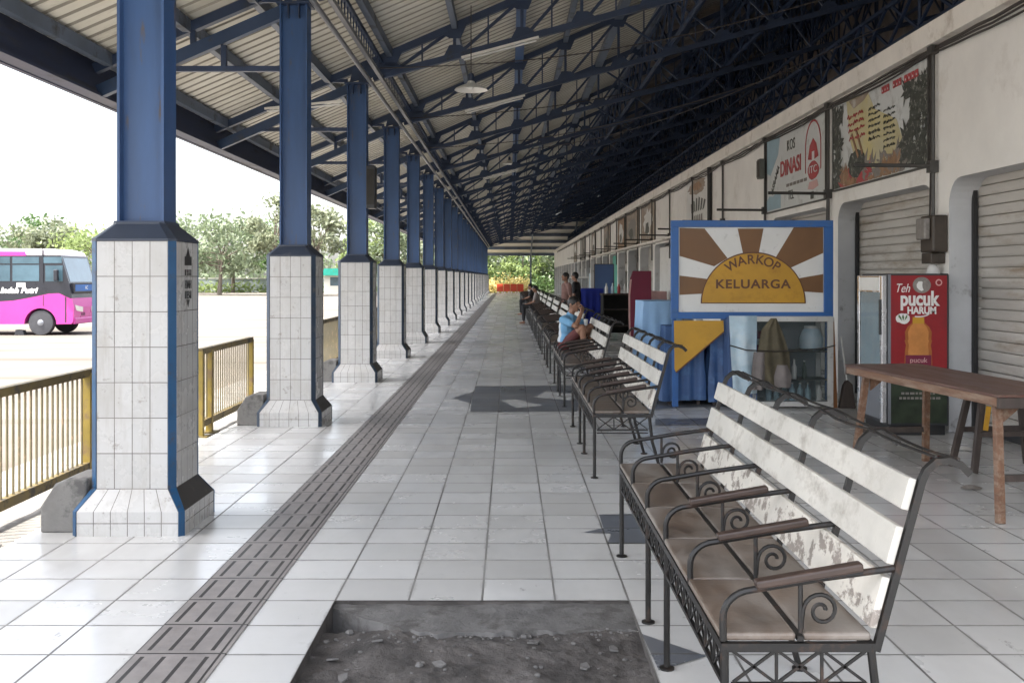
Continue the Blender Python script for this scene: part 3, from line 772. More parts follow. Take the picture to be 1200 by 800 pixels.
# ------------------------------------------------------------------ benches
BL = 2.9; ARM = [BL*i/5 for i in range(6)]
def lean(z): return .44 + (z-.55)*.27      # face of the backrest
def spiral(cx, cz, r0, turns, a0, sgn=1, n=26):
    pts = []
    for i in range(n+1):
        f = i/n; a = a0 + sgn*2*math.pi*turns*f; r = r0*(1-.78*f)
        pts.append((cx+r*math.cos(a), cz+r*math.sin(a)))
    return pts
def make_bench(pads):
    t = thing('slatted_bench', 'x', 'bench', (0,0,0), 0, 'iron and slat benches along the walkway')
    for ya, yb in zip(ARM[:-1], ARM[1:]):
        b = MB(); b.box(-.012,.222,ya+.004,yb-.004,.527,.553); b.build('seat_board', M['seat'], t, bevel=.009)
        b = MB(); b.box(.245,.455,ya+.004,yb-.004,.527,.553); b.build('seat_board', M['seat'], t, bevel=.009)
    MB().box(.224,.243,-.005,BL+.005,.53,.545).build('seat_strap', M['iron'], t)
    for z0, z1, m in ((.936,1.033,'slat'), (.768,.885,'slat'), (.572,.728,'slatlow')):
        p0, p1 = lean(z0), lean(z1)
        b = MB(); b.prism([(p0,z0),(p0+.024,z0-.006),(p1+.024,z1-.006),(p1,z1)], 'xz', .0, BL)
        b.build('backrest_plank', M[m], t, bevel=.004)
    # frame under the seat
    b = MB()
    for x in (0, .45):
        b.box(x-.013,x+.013,-.012,BL+.012,.499,.525)
    for y in (0, BL):
        b.box(.013,.437,y-.012,y+.012,.499,.525)
    for y in ARM[1:-1]: b.box(.013,.437,y-.01,y+.01,.505,.525)
    b.build('seat_frame', M['iron'], t)
    def apron(x, ya, yb, horiz):
        b = MB(); n = max(1, round(abs(yb-ya)/.145)); st = (yb-ya)/n
        def P(s, z): return (s, x, z) if horiz else (x, s, z)
        b.beam(P(ya,.395), P(yb,.395), .014, .014)
        if horiz: b.beam(P(ya,.37), P(yb,.37), .010, .010)
        for i in range(n+1):
            s = ya+st*i
            if 0 < i < n: b.beam(P(s,.402), P(s,.499), .009, .009)
            if i < n:
                b.beam(P(s+.006,.403), P(s+st-.006,.498), .007, .009); b.beam(P(s+.006,.498), P(s+st-.006,.403), .007, .009)
        b.build('lattice_apron', M['iron'], t)
    apron(0, .02, BL-.02, False); apron(0.0, .02, .44, True); apron(BL, .02, .44, True)
    for i, y in enumerate(ARM):
        if i in (0, 2, 3, 5):
            MB().tube([(0,y,.51),(0,y,.006)], .0135, 8).lathe([(.032,.0),(.032,.008),(.016,.012)], 12, (0,y,0)).build('leg', M['iron'], t, smooth=True)
            MB().tube([(.45,y,.52),(.475,y,.3),(.56,y,.006)], .0135, 8).lathe([(.032,.0),(.032,.008),(.016,.012)], 12, (.56,y,0)).build('leg', M['iron'], t, smooth=True)
        # back post with its curl
        pts = [(lean(z)+.040, y, z) for z in (.50,.62,.78,.92,1.02)] + [(lean(1.02)+.055,y,1.055),(lean(1.02)+.085,y,1.083),(lean(1.02)+.125,y,1.087),(lean(1.02)+.165,y,1.07),(lean(1.02)+.19,y,1.045)]
        b = MB()
        b.tube(pts, .0155, 4)
        b.build('back_post', M['iron'], t, smooth=30)
        # arm with scroll
        yy = y + (.004 if i == 0 else (-.004 if i == 5 else 0))
        pts = [(-.004,yy,.53),(-.004,yy,.60)]
        for k in range(1, 8):
            a = math.pi - k/8*math.pi/2*.95
            pts.append((.088+.092*math.cos(a), yy, .60+.085*math.sin(a)))
        pts += [(.11,yy,.690),(.30,yy,.722),(lean(.75)+.03,yy,.752)]
        ar = MB().tube(pts, .0115, 8).build('armrest', M['iron'], t, smooth=True)
        b = MB(); b.tube([(.235,yy,.555),(.235,yy,.705)], .0075, 6)
        sp = spiral(.300, .622, .056, 1.45, math.pi*.95, -1)
        b.tube([(.238,yy,.565),(.240,yy,.60)] + [(u, yy, v) for u, v in sp], .0068, 6)
        b.build('scroll', M['iron'], ar, smooth=True)
        if i in pads:
            b = MB(); b.beam((.095,yy,.703),(.425,yy,.760), .044, .028)
            b.build('arm_pad', M['pad'], ar, bevel=.008)
    for dx, dz, ph in ((.085,1.096,0), (.150,1.090,1.3)):
        pts = []
        for k in range(41):
            y = BL*k/40
            pts.append((lean(1.02)+dx+.006*math.sin(y*5+ph), y, dz-.012*abs(math.sin(math.pi*y/(BL/5)))*(.4+.6*abs(math.sin(y*1.7+ph)))))
        MB().tube(pts, .0055, 6).build('top_rod', M['iron'], t, smooth=True)
    return t
be1 = make_bench({0,1,2}); be1.location = (.664, 3.16, 0)
be1['label'] = 'nearest bench with peeling white backrest planks and pads on only three arms'
be2 = make_bench({0,1,2,3,4,5})
BY = [8.43, 13.05, 17.6, 22.0, 26.3, 30.6, 34.9, 39.2, 43.5, 47.8, 52.1, 56.4, 60.7, 65.0]
for i, y in enumerate(BY):
    o = be2 if i == 0 else copy_tree(be2)
    o.location = (.70, y, 0)
    o['label'] = {0: 'second white-slatted iron bench from the camera, beside the grey floor star', 1: 'third white-slatted iron bench, the one with a person seated at its far end',
                  2: 'fourth white-slatted iron bench, just beyond the seated person'}.get(i, ORD[i+1] + ' white-slatted iron bench from the camera in the long row')

# ------------------------------------------------------------------ fences
def fence(x, ya, yb, label, posts):
    t = thing('yellow_fence', label, 'fence', (x, ya, -.03), 0, 'yellow fence panels between the pillars')
    L = yb-ya
    for y in posts:
        MB().box(-.035,.035,y-.03,y+.03,.01,.90).build('post', M['yellow'], t, bevel=.004)
        MB().box(-.09,.09,y-.08,y+.08,.0,.014).build('foot_plate', M['fencedark'], t)
    MB().box(-.03,.03,.03,L-.03,.87,.93).build('top_rail', M['fencedark'], t)
    MB().box(-.03,.03,.03,L-.03,.10,.17).build('bottom_rail', M['fencedark'], t)
    b = MB(); y = .10
    while y < L-.06:
        if all(abs(y-p) > .055 for p in posts): b.box(-.006,.006,y-.007,y+.007,.17,.87)
        y += .088
    b.build('bars', M['fencebar'], t)
    return t
fence(-3.46, 2.2, 8.75, 'nearest yellow barred fence, left of the first tiled pillar', [.05, 3.2, 6.2, 6.5])
fence(-3.26, 10.75, 12.95, 'short yellow fence panel between the first and second pillars', [.05, .38, 2.15])
fence(-3.30, 15.9, 20.0, 'yellow fence panel between the second and third pillars', [.05, 1.2, 4.05])
fence(-3.32, 22.5, 27.5, 'yellow fence panel between the fourth and fifth pillars', [.05, 2.5, 4.95])
MB().prism([(0,0),(.20,0),(.22,.03),(.12,.05),(.02,.045)], 'xz', 0, .16).build('concrete_chunk', M['conc'], None, (-3.34, 6.15, -.02), bevel=.006)
tag(bpy.data.objects['concrete_chunk'], 'small dark broken concrete chunk at the edge of the tiles', 'concrete')

# ------------------------------------------------------------------ row of shops
WX, BAY, B0 = 4.7, 3.7, 10.95
shop = thing('shop_row', 'long white row of kiosks with roller shutters under the canopy', 'building', (WX, 0, 0))
shop.location = (0,0,0)
def bay_poly(y0, half):      # outline of a bay front with a round-cornered opening
    ya, yb, zt, r = y0+.40, y0+3.70, 2.70, .28
    pts = [(y0,0),(ya,0),(ya,zt-r)]
    for k in range(1, 7):
        a = math.pi - math.pi/2*k/6; pts.append((ya+r+r*math.cos(a), zt-r+r*math.sin(a)))
    pts2 = [(yb-r, zt)]
    for k in range(1, 7):
        a = math.pi/2 - math.pi/2*k/6; pts2.append((yb-r+r*math.cos(a), zt-r+r*math.sin(a)))
    return pts, pts2, ya, yb, zt
bays = list(range(-3, 26))
for n in bays:
    y0 = B0+BAY*n
    pts, pts2, ya, yb, zt = bay_poly(y0, 0)
    b = MB()
    # front in convex strips: pier, lintel pieces that follow the rounded corners
    prof = pts[2:] + pts2     # the curved lower edge of the lintel
    b.add([(WX,y0,0),(WX,ya,0),(WX,ya,zt-.28),(WX,ya,4.2),(WX,y0,4.2)], [(0,1,2,3,4)])
    for (p, q) in zip(prof[:-1], prof[1:]):
        b.add([(WX,p[0],p[1]),(WX,q[0],q[1]),(WX,q[0],4.2),(WX,p[0],4.2)], [(0,1,2,3)])
    b.add([(5.02,y0,0),(5.02,ya,0),(5.02,ya,4.2),(5.02,y0,4.2)], [(3,2,1,0)])
    b.add([(5.02,ya,zt),(5.02,yb,zt),(5.02,yb,4.2),(5.02,ya,4.2)], [(3,2,1,0)])
    b.build('wall', M['plaster'], shop)
    edge = [(ya,0)] + prof + [(yb,0)]
    b = MB()
    for (p, q) in zip(edge[:-1], edge[1:]):
        b.add([(WX,p[0],p[1]),(WX,q[0],q[1]),(5.02,q[0],q[1]),(5.02,p[0],p[1])], [(0,1,2,3)])
    b.build('opening_reveal', M['jamb'], shop, smooth=50)
ymax = B0+BAY*bays[-1]+3.7
MB().box(WX-.10, 5.02, B0+BAY*bays[0], ymax, 4.2, 4.44).build('parapet', M['cornice'], shop)
MB().box(5.02, RX, B0+BAY*bays[0], ymax, 4.3, 4.42).build('flat_roof', M['void'], shop)
MB().box(7.9, 8.0, B0+BAY*bays[0], ymax, 0, 4.3).build('back_wall', M['plaster'], shop)
MB().box(5.02, 7.9, ymax-.1, ymax, 0, 4.3).build('end_wall', M['plaster'], shop)
for n in range(2, 26, 2):
    y = B0+BAY*n+.2
    MB().box(5.03, 7.89, y-.05, y+.05, .0, 4.29).build('room_partition', M['plaster'], shop)
def shutter_mesh(z0, z1):
    b = MB(); pr = []; z = z0
    while z < z1-.001:
        pr += [(z, .05), (z+.010, .05), (z+.0105, .003), (z+.035, -.004), (z+.075, -.005), (z+.1075, .001), (z+.1079, .05)]
        z += .108
    vs = []
    for zz, dx in pr: vs += [(dx, 0, zz), (dx, 3.3, zz)]
    return b.add(vs, [(2*i, 2*i+1, 2*i+3, 2*i+2) for i in range(len(pr)-1)])
shm = shutter_mesh(.02, 2.75).mesh('roller_shutter'); shm.materials.append(M['shutter'])
shh = shutter_mesh(1.9, 2.75).mesh('roller_shutter'); shh.materials.append(M['shutter'])
SH = {-3:shm,-2:shm,-1:shm,0:shm,1:shh,2:shm,4:shh,6:shm,8:shh,9:shm,11:shm,12:shm,14:shm,15:shm,17:shm,18:shm,20:shm,21:shm,22:shm,23:shm,24:shm,25:shm}
for n, me in SH.items():
    s_ = link('roller_shutter', me, None, shop, (5.0, B0+BAY*n+.4, 0))
    if n in (-1, 0):
        bar = MB().box(-.03,.0,.0,3.3,.02,.10).build('bottom_bar', M['fridgedark'], s_)
for n in (-1, 0):      # dark guide channel on both sides
    y0 = B0+BAY*n
    MB().box(4.94, 4.985, y0+.402, y0+.45, 0, 2.66).build('shutter_guide', M['black'], shop)
    MB().box(4.94, 4.985, y0+3.65, y0+3.698, 0, 2.66).build('shutter_guide', M['black'], shop)
# shop fronts further along
MB().box(4.86, 4.90, B0+BAY*5+.41, B0+BAY*5+3.69, .9, 2.60).build('glazed_front', M['signwhite'], shop)
MB().box(4.86, 4.90, B0+BAY*3+.41, B0+BAY*3+3.69, 0, 2.5).build('panel_front', M['plaster'], shop)
MB().box(4.76, 4.80, B0+BAY*9+.5, B0+BAY*9+2.9, .02, 2.62).build('door', M['teal'], shop)
MB().box(4.86, 4.90, B0+BAY*7+1.0, B0+BAY*7+2.2, .0, 2.4).build('door', M['darkwood'], shop)
for n in (10, 13, 16): MB().box(4.86, 4.90, B0+BAY*n+.5, B0+BAY*n+3.6, .0, 1.9).build('panel_front', M['plastic'], shop)
# white ledge over the openings beyond the signboard
for n in range(3, 12):
    MB().box(4.45, 4.697, B0+BAY*n+.3, B0+BAY*n+3.8, 2.74, 2.80).build('canopy_ledge', M['cornice'], shop)

# pipes with bracket rods at every bay
def wall_pipe(n):
    y = B0+BAY*n+.30
    t = thing('wall_pipe', 'x', 'pipe', (WX, y, 0), 0, 'upright pipes on the shop wall')
    MB().tube([(-.045,0,2.2),(-.045,0,4.19)], .022, 8).build('pipe', M['pipe'], t)
    MB().tube([(-.045,.09,2.3),(-.03,.085,3.2),(-.035,.08,4.19)], .010, 6).build('cable', M['cable'], t)
    MB().tube([(-.03,-.03,2.87),(-.93,-.03,2.88)], .022, 8).build('bracket_rod', M['pipe'], t)
    MB().box(-.10,-.005,-.05,.05,2.80,2.93).build('clamp', M['pipe'], t)
    MB().box(-.09,-.005,-.06,.06,4.10,4.19).build('junction_cover', M['pipe'], t)
    return t
w0 = wall_pipe(0)
for n in range(0, 16):
    p = w0 if n == 0 else copy_tree(w0)
    p.location = (WX, B0+BAY*n+.30, 0)
    p['label'] = 'dark upright pipe with a rod bracket on the shop wall, ' + ORD[n] + ' from the camera'
# cable bundle along the wall
rg = random.Random(5)
b = MB()
for j in range(3):
    pts = []
    y = -2.0
    while y < 100:
        ph = ((y-11.25) % 3.7)/3.7
        pts.append((WX-.035-.02*j, y, 4.165-.03*j - (.012+.022*j)*math.sin(math.pi*ph) + rg.uniform(-.008,.008))); y += .37
    b.tube(pts, .017 if j == 0 else .012, 6)
tag(b.build('cable_bundle', M['cable'], None, smooth=True), 'bundle of dark cables sagging along the top of the shop wall', 'cable')
# meter box and small boxes
t = thing('meter_box', 'brown electric meter box on the pier between the two near shutters', 'meter', (WX, 11.13, 1.86))
MB().box(-.17,-.002,-.17,.17,.06,.46).build('casing', M['meter'], t, bevel=.02)
MB().box(-.24,-.175,-.12,.12,.20,.43).build('glass_cover', M['printgrey'], t, bevel=.015)
MB().box(-.16,-.002,-.10,.16,-.06,.055).build('terminal_cover', M['meter'], t, bevel=.01)
t = thing('paper_bag', 'small white plastic bag hanging under the brown meter box', 'bag', (WX-.10, 11.12, 1.62))
bg = MB().ell((0,0,.07), (.07,.08,.11), 12, 8).build('bag', M['whitecloth'], t, smooth=True)
MB().tube([(0,.03,.15),(0,0,.20),(0,-.03,.15)], .006, 5).build('handle', M['whitecloth'], t)
t = thing('switch_box', 'grey-green metal box on the second wall pipe', 'box', (WX-.03, B0+BAY*2+.30, 3.44))
MB().box(-.14,-.045,-.10,.10,0,.36).build('casing', M['greybox'], t, bevel=.01)
MB().box(-.152,-.142,-.08,.08,.03,.33).build('cover', M['meter'], t)
# dark downpipe between the far banners
tag(MB().tube([(WX-.06,23.75,2.0),(WX-.06,23.75,4.2)], .055, 10).build('down_pipe', M['black']), 'thick black downpipe beside the carved banner on the wall', 'pipe')

# ------------------------------------------------------------------ banners on the wall
def banner(label, ya, yb, za, zb, m, x=WX-.03, cat='banner', frame=True):
    t = thing('shop_banner', label, cat, (x, yb, za), 0, 'banners on the shop wall')
    W, H = yb-ya, zb-za
    MB().box(0,.022,-W,0,0,H).build('sheet', M[m], t)
    if frame:
        b = MB()
        b.box(-.014,.0235,-W-.025,-W+.0,-.02,H+.02).box(-.014,.0235,0,.025,-.02,H+.02).box(-.0135,.023,-W,0,-.022,.0).box(-.0135,.023,-W,0,H,H+.022)
        b.build('frame', M['pipe'], t)
    return t, W, H
# big menu banner: coordinates u to the right from the far edge, v upwards
def flat(t, poly, m, lift, name, W, H):
    b = MB(); b.prism([(-u*W, v*H) for u, v in poly], 'yz', -lift, -lift+.0012)
    return b.build(name, M[m], t)
t, W, H = banner('large faded food banner with dark leaves and red writing above the shutter', 11.42, 14.75, 2.90, 4.10, 'banner_teal')
def cloud(cx, cy, rx, ry, n, seed, j=.35):
    rr = random.Random(seed)
    return [(cx+rx*math.cos(2*math.pi*i/n)*(1+rr.uniform(-j,j)), cy+ry*math.sin(2*math.pi*i/n)*(1+rr.uniform(-j,j))) for i in range(n)]
M['bannersun'] = mat('banner_yellow', (.58,.50,.22), .5, var=.15, scale=1.2, dirt=(.55,.53,.42), dscale=2, dthr=.56, dsoft=.2)
M['bannerbrown'] = mat('banner_brown', (.30,.17,.09), .5, var=.4, scale=6, dirt=(.45,.30,.20), dscale=8, dthr=.58)
flat(t, [(.17,.98),(.42,.98),(.50,.75),(.72,.55),(.80,.25),(.5,.12),(.3,.2),(.22,.5)], 'bannersun', .003, 'picture', W, H)
flat(t, [(.20,.97),(.45,.97),(.38,.90),(.26,.86)], 'bannertan', .0045, 'picture', W, H)
def foliage_print(u0, u1, v0, v1, n, seed, inside, t, W, H):
    rr = random.Random(seed); b = MB(); k = 0
    while k < n:
        u, v = rr.uniform(u0, u1), rr.uniform(v0, v1)
        if not inside(u, v): continue
        a = rr.uniform(0, 6.28); L = rr.uniform(.06, .20); w = L*rr.uniform(.16, .34)
        c, s_ = math.cos(a), math.sin(a); y, z = -u*W, v*H
        P = [(y+c*L, z+s_*L), (y-s_*w, z+c*w), (y-c*L, z-s_*L), (y+s_*w, z-c*w)]
        P = [(min(-.005, max(-W+.005, p)), min(H-.01, max(.01, q))) for p, q in P]
        lf = .006 + .00001*k
        b.add([(-lf, p, q) for p, q in P], [(0,1,2,3)]); k += 1
    return b
foliage_print(0,.13,.02,.98,120,1, lambda u, v: u < .07+.06*math.sin(v*9)**2, t, W, H).build('picture', M['bannerdark'], t)
foliage_print(.74,1,.04,.86,230,2, lambda u, v: u > .80-.05*math.sin(v*8), t, W, H).build('picture', M['bannerdark'], t)
foliage_print(.10,.78,.02,.26,110,3, lambda u, v: v < .12+.10*math.sin(u*9+1), t, W, H).build('picture', M['bannerbrown'], t)
foliage_print(.30,.80,.03,.34,90,4, lambda u, v: v < .24, t, W, H).build('picture', M['printgrey'], t)
foliage_print(.10,.45,.02,.16,70,5, lambda u, v: True, t, W, H).build('picture', M['bannerred'], t)
flat(t, cloud(.30,.24,.10,.15,22,3,.15), 'bannerdark', .0075, 'picture', W, H)
for (x0, y0, x1, y1) in ((.24,.58,.32,.30), (.29,.62,.37,.32)):
    MB().beam((-.010,-x0*W,y0*H), (-.010,-x1*W,y1*H), .005, .05).build('picture', M['bannerbrown'], t)
def scribble(u0, v0, du, dv, rows, m, seed, th=.026, slant=0):
    rr = random.Random(seed); b = MB()
    for r in range(rows):
        u = u0 + slant*r; v = v0-dv*r; k = rr.randint(3, 4)
        for i in range(k):
            w = du/k; h = dv*.30
            pts = [(-.012, -(u+i*w+w*f)*W, (v+h*s)*H) for f, s in ((0,rr.uniform(-.9,0)),(.2,rr.uniform(.3,1.3)),(.42,rr.uniform(-1,.2)),(.6,rr.uniform(-.2,1)),(.78,rr.uniform(-.9,.5)))]
            for a, c in zip(pts[:-1], pts[1:]): b.beam(a, c, .004, th)
    b.build('lettering', M[m], t)
for (u, w_, ww) in ((.62,.08,3), (.735,.085,3), (.865,.13,4)):
    b = MB()
    for i in range(ww):
        x0 = u-w_/2 + w_*i/ww
        b.box(-.013,-.009, -(x0+w_/ww*.8)*W, -x0*W, .868*H, .94*H)
    b.build('lettering', M['bannerred'], t)
    b = MB()
    for i in range(ww):
        x0 = u-w_/2 + w_*(i+.28)/ww
        b.box(-.0145,-.0132, -(x0+w_/ww*.24)*W, -x0*W, .885*H, .905*H)
    b.build('lettering', M['banner_teal'], t)
scribble(.19,.78,.20,.085,4,'bannerred',1,.020,.008); scribble(.44,.77,.13,.065,6,'bannerdark',2,.013); scribble(.60,.68,.12,.062,7,'bannerdark',3,.013)
# boarding house banner
t, W, H = banner('pale banner reading KOS with red lettering and a red arch emblem', 15.12, 18.55, 2.82, 4.10, 'banner_teal')
flat(t, [(0,.55),(0,1),(.26,1),(.22,.75),(.07,.5)], 'bannerblue', .003, 'picture', W, H)
flat(t, [(0,.02),(0,.16),(.05,.22),(.12,.20),(.18,.23),(.27,.22),(.27,.02)], 'bannerblue', .003, 'picture', W, H)
text('KOS', .25, M['bannerdark'], FACE_X, (.46*W, .80*H, .006), t)
text('DINASI', .36, M['bannerred'], FACE_X, (.45*W, .52*H, .006), t, bold=.008, width=.36*W)
text('TEL', .22, M['bannerdark'], FACE_X, (.46*W, .15*H, .006), t)
text('ASRAMA', .17, M['bannerdark'], FACE_X, (.17*W, .42*H, .006), t, rot=R(42), bold=.002)
for x in (.38,.44,.50,.56,.62,.68): MB().box(-.008,-.004,-(x+.045)*W,-x*W,.27*H,.31*H).build('lettering', M['printgrey'], t)
def arch(u, v, rw, hh, th, m, lift, W, H):
    b = MB(); pts = [(-lift, -(u-rw)*W, (v-hh)*H)] + [(-lift, -u*W - rw*W*-math.cos(a), v*H + rw*W*math.sin(a)) for a in [math.pi*k/12 for k in range(13)]][::1] + [(-lift, -(u+rw)*W, (v-hh)*H)]
    pts[1:-1] = [(-lift, -(u*W - rw*W*math.cos(a)), v*H + rw*W*math.sin(a)) for a in [math.pi*k/12 for k in range(13)]]
    for a, c in zip(pts[:-1], pts[1:]): b.beam(a, c, .004, th)
    b.build('emblem', M[m], t)
arch(.82,.66,.115,.30,.03,'bannerred',.006,W,H)
flat(t, [(.74,.52),(.77,.68),(.82,.76),(.87,.68),(.90,.52),(.84,.50),(.84,.60),(.80,.60),(.80,.50)], 'bannerred', .005, 'emblem', W, H)
flat(t, cloud(.82,.37,.085,.11,14,6,.12), 'bannerred', .005, 'emblem', W, H)
text('ITC', .16, M['banner_teal'], FACE_X, (.82*W, .38*H, .009), t, width=.4)
flat(t, [(.74,.16),(.76,.24),(.88,.25),(.90,.17),(.82,.14)], 'bannerpink', .005, 'emblem', W, H)
flat(t, [(.78,.03),(.78,.12),(.83,.12),(.83,.03)], 'bannerdark', .005, 'emblem', W, H)
# carved-looking cloth banner beside the black downpipe
t, W, H = banner('white cloth banner with a brown crest and dark letters beside the black downpipe', 24.0, 27.0, 2.4, 4.16, 'signwhite', frame=False)
flat(t, cloud(.5,.86,.40,.10,30,8,.2), 'bannertan', .003, 'emblem', W, H)
flat(t, cloud(.5,.86,.22,.06,20,9,.3), 'bannerbrown', .005, 'emblem', W, H)
for i in range(6):
    x = .24+.1*i; k = abs(i-2.5)
    flat(t, [(x,.50),(x+.07,.52),(x+.09+.02*(i-2.5),.70-.03*k),(x+.03+.02*(i-2.5),.72-.03*k)], 'bannerdark', .004, 'lettering', W, H)
for i in range(5):
    x = .27+.1*i
    flat(t, [(x,.24),(x+.075,.25),(x+.07,.46),(x+.005,.45)], 'printgrey', .004, 'lettering', W, H)
for i, (ya, yb, m) in enumerate(((32.9,36.2,'bannertan'), (36.9,41.2,'bannertan'), (41.6,44.0,'bannerbrown'), (47.5,50.5,'bannertan'), (55.5,58,'bannertan'), (63,66,'printgrey'), (71,74,'bannertan'))):
    lab = ['faded tan banner on the wall, first beyond the cloth banner', 'brown photo banner on the wall, second beyond the cloth banner', 'narrow dark brown banner above the teal door',
           'small tan banner just beyond the teal door', 'far tan banner, second beyond the teal door', 'far grey banner, third beyond the teal door', 'farthest tan banner on the wall'][i]
    t, W, H = banner(lab, ya, yb, 2.75, 4.12, m)
    flat(t, cloud(.5,.55,.3,.3,18,20+i,.3), 'printgrey' if i % 2 else 'signwhite', .004, 'picture', W, H)
    flat(t, cloud(.45,.4,.16,.16,12,40+i,.3), 'bannerdark', .006, 'picture', W, H)
# ------------------------------------------------------------------ coffee stall signboard
SY = 13.0
def cv(c, r, d=SY):      # from my measured sketch of the signboard to metres
    return ((760+c/2.963-597)/1200*d, 1.65-((230+r/2.963)-325)/1200*d)
t = thing('stall_signboard', 'blue framed sunburst signboard reading WARKOP KELUARGA above the glass cabinet', 'sign', (3.06, SY, 1.14))
OX, OZ = 3.06, 1.14
def sp(pts): return [(x-OX, z-OZ) for x, z in (cv(*p) for p in pts)]
xa, za = cv(78, 425); xb, zb = cv(640, 84)
xa -= OX; xb -= OX; za -= OZ; zb -= OZ
MB().box(xa+.02, xb-.02, .012, .03, za+.02, zb-.02).build('panel', M['signwhite'], t)
b = MB()
b.box(xa,xb,-.02,.045,zb-.085,zb).box(xa,xb,-.02,.045,za,za+.085).box(xa,xa+.095,-.021,.044,za+.085,zb-.085).box(xb-.115,xb,-.021,.044,za+.085,zb-.085)
b.build('frame', M['signblue'], t, bevel=.004)
def ray(pts): MB().prism(sp(pts)[::-1], 'xz', .0085, .0115).build('ray', M['signbrown'], t)
ray([(108,110),(195,112),(275,215),(228,243),(108,207)]); ray([(310,112),(400,112),(382,205),(330,205)])
ray([(505,108),(607,108),(607,197),(490,250),(440,216)]); ray([(607,270),(607,335),(530,330),(520,285)])
ray([(108,275),(205,287),(192,338),(108,342)])
cx, cz = sp([(364,372)])[0]
half = [(cx+.668*math.cos(math.pi*k/32), cz+.655*math.sin(math.pi*k/32)) for k in range(33)]
MB().prism(half, 'xz', .004, .0082).build('sun_outline', M['letter'], t)
half = [(cx+.650*math.cos(math.pi*k/32), cz+.012+.625*math.sin(math.pi*k/32)) for k in range(33)]
MB().prism(half, 'xz', .0, .0038).build('sun_disc', M['signochre'], t)
text('KELUARGA', .155, M['letter'], FACE_Y, (sp([(362,306)])[0][0], sp([(362,306)])[0][1], .003), t, width=.95, bold=.004, spacing=1.12)
for ch, an in zip('WARKOP', (121, 106.5, 93.5, 81, 68.5, 56.5)):
    a = R(an); r = .525
    text(ch, .165, M['letter'], FACE_Y, (cx+r*math.cos(a), cz+.03+r*math.sin(a), .003), t, rot=a-math.pi/2, bold=.0025)
for x in (xa+.05, xb-.05): MB().box(x-.025,x+.025,.046,.09,-OZ,zb-.05).build('post', M['signblue'], t)
# cut ochre panel below
t = thing('ochre_panel', 'cut triangular ochre plywood panel below the left end of the signboard', 'panel', (2.09, 13.03, 0))
p = [(x-2.09, z) for x, z in (cv(90,432), cv(262,432), cv(264,470), cv(180,540), cv(97,612), cv(92,600))]
MB().prism(p[::-1], 'xz', 0, .018).build('plywood', M['signochre'], t)
MB().beam((p[2][0],.009,p[2][1]), (p[4][0],.009,p[4][1]), .024, .016).build('edge_strip', M['letter'], t)
MB().box(.03,.06,.02,.05,0,1.1).build('post', M['signblue'], t)
# draped cloths
def drape(name, label, cat, x0, x1, y0, y1, zt, zb, m, amp=.03, wl=.16, seed=1, group=None, flare=.05, legs=True):
    rr = random.Random(seed)
    t = thing(name, label, cat, ((x0+x1)/2, (y0+y1)/2, 0), 0, group)
    hx, hy = (x1-x0)/2, (y1-y0)/2
    per = []
    def seg(a, c, n):
        for i in range(n): per.append((a[0]+(c[0]-a[0])*i/n, a[1]+(c[1]-a[1])*i/n))
    nxs, nys = max(8, int(2*hx/.03)), max(8, int(2*hy/.03))
    seg((-hx,-hy),(hx,-hy),nxs); seg((hx,-hy),(hx,hy),nys); seg((hx,hy),(-hx,hy),nxs); seg((-hx,hy),(-hx,-hy),nys)
    N = len(per); rows = 14; vs = []
    ph = rr.random()*9
    for j in range(rows+1):
        f = j/rows
        for i, (x, y) in enumerate(per):
            nrm = Vector((x/hx if abs(abs(x)-hx) < 1e-6 else 0, y/hy if abs(abs(y)-hy) < 1e-6 else 0, 0))
            if nrm.length: nrm.normalize()
            s = i*.03
            w = math.sin(s*2*math.pi/wl + ph + 1.2*math.sin(s*3.1) + .8*f*math.sin(s*1.7))
            k = flare*f + amp*min(1, f*1.6)*w + .02*noise.noise((x*4, y*4, f*3+seed))
            vs.append((x+nrm.x*k, y+nrm.y*k, zt + (zb-zt)*f + (.02*math.sin(s*4) if j == rows else 0)))
    fs = [(j*N+i, j*N+(i+1)%N, (j+1)*N+(i+1)%N, (j+1)*N+i) for j in range(rows) for i in range(N)]
    vs.append((0,0,zt+.015)); c = len(vs)-1
    fs += [(c, (i+1)%N, i) for i in range(N)]
    MB().add(vs, fs).build('cloth', M[m], t, smooth=60)
    if legs:
        for sx in (-1,1):
            for sy in (-1,1): MB().box(sx*(hx-.05)-.02, sx*(hx-.05)+.02, sy*(hy-.05)-.02, sy*(hy-.05)+.02, 0, zt-.02).build('leg', M['darkwood'], t)
    return t
drape('draped_table', 'tall table under a pale blue cloth just left of the signboard', 'table', 1.80, 2.28, 13.7, 14.6, 1.33, .12, 'lightcloth', .035, .17, 2)
drape('draped_table', 'stall counter behind the ochre panel, wrapped in a dark blue tarpaulin', 'counter', 2.02, 2.50, 13.25, 14.0, 1.02, .05, 'tarp', .025, .17, 4)
drape('draped_table', 'low stall counter under a dark blue tarpaulin between the ochre panel and the glass cabinet', 'counter', 2.60, 2.88, 13.2, 14.0, 1.05, .05, 'tarp', .025, .14, 6)
drape('draped_table', 'table far down the row under a bright royal blue cloth', 'table', 2.02, 2.66, 29.0, 30.4, 1.33, .25, 'royal', .035, .2, 7)
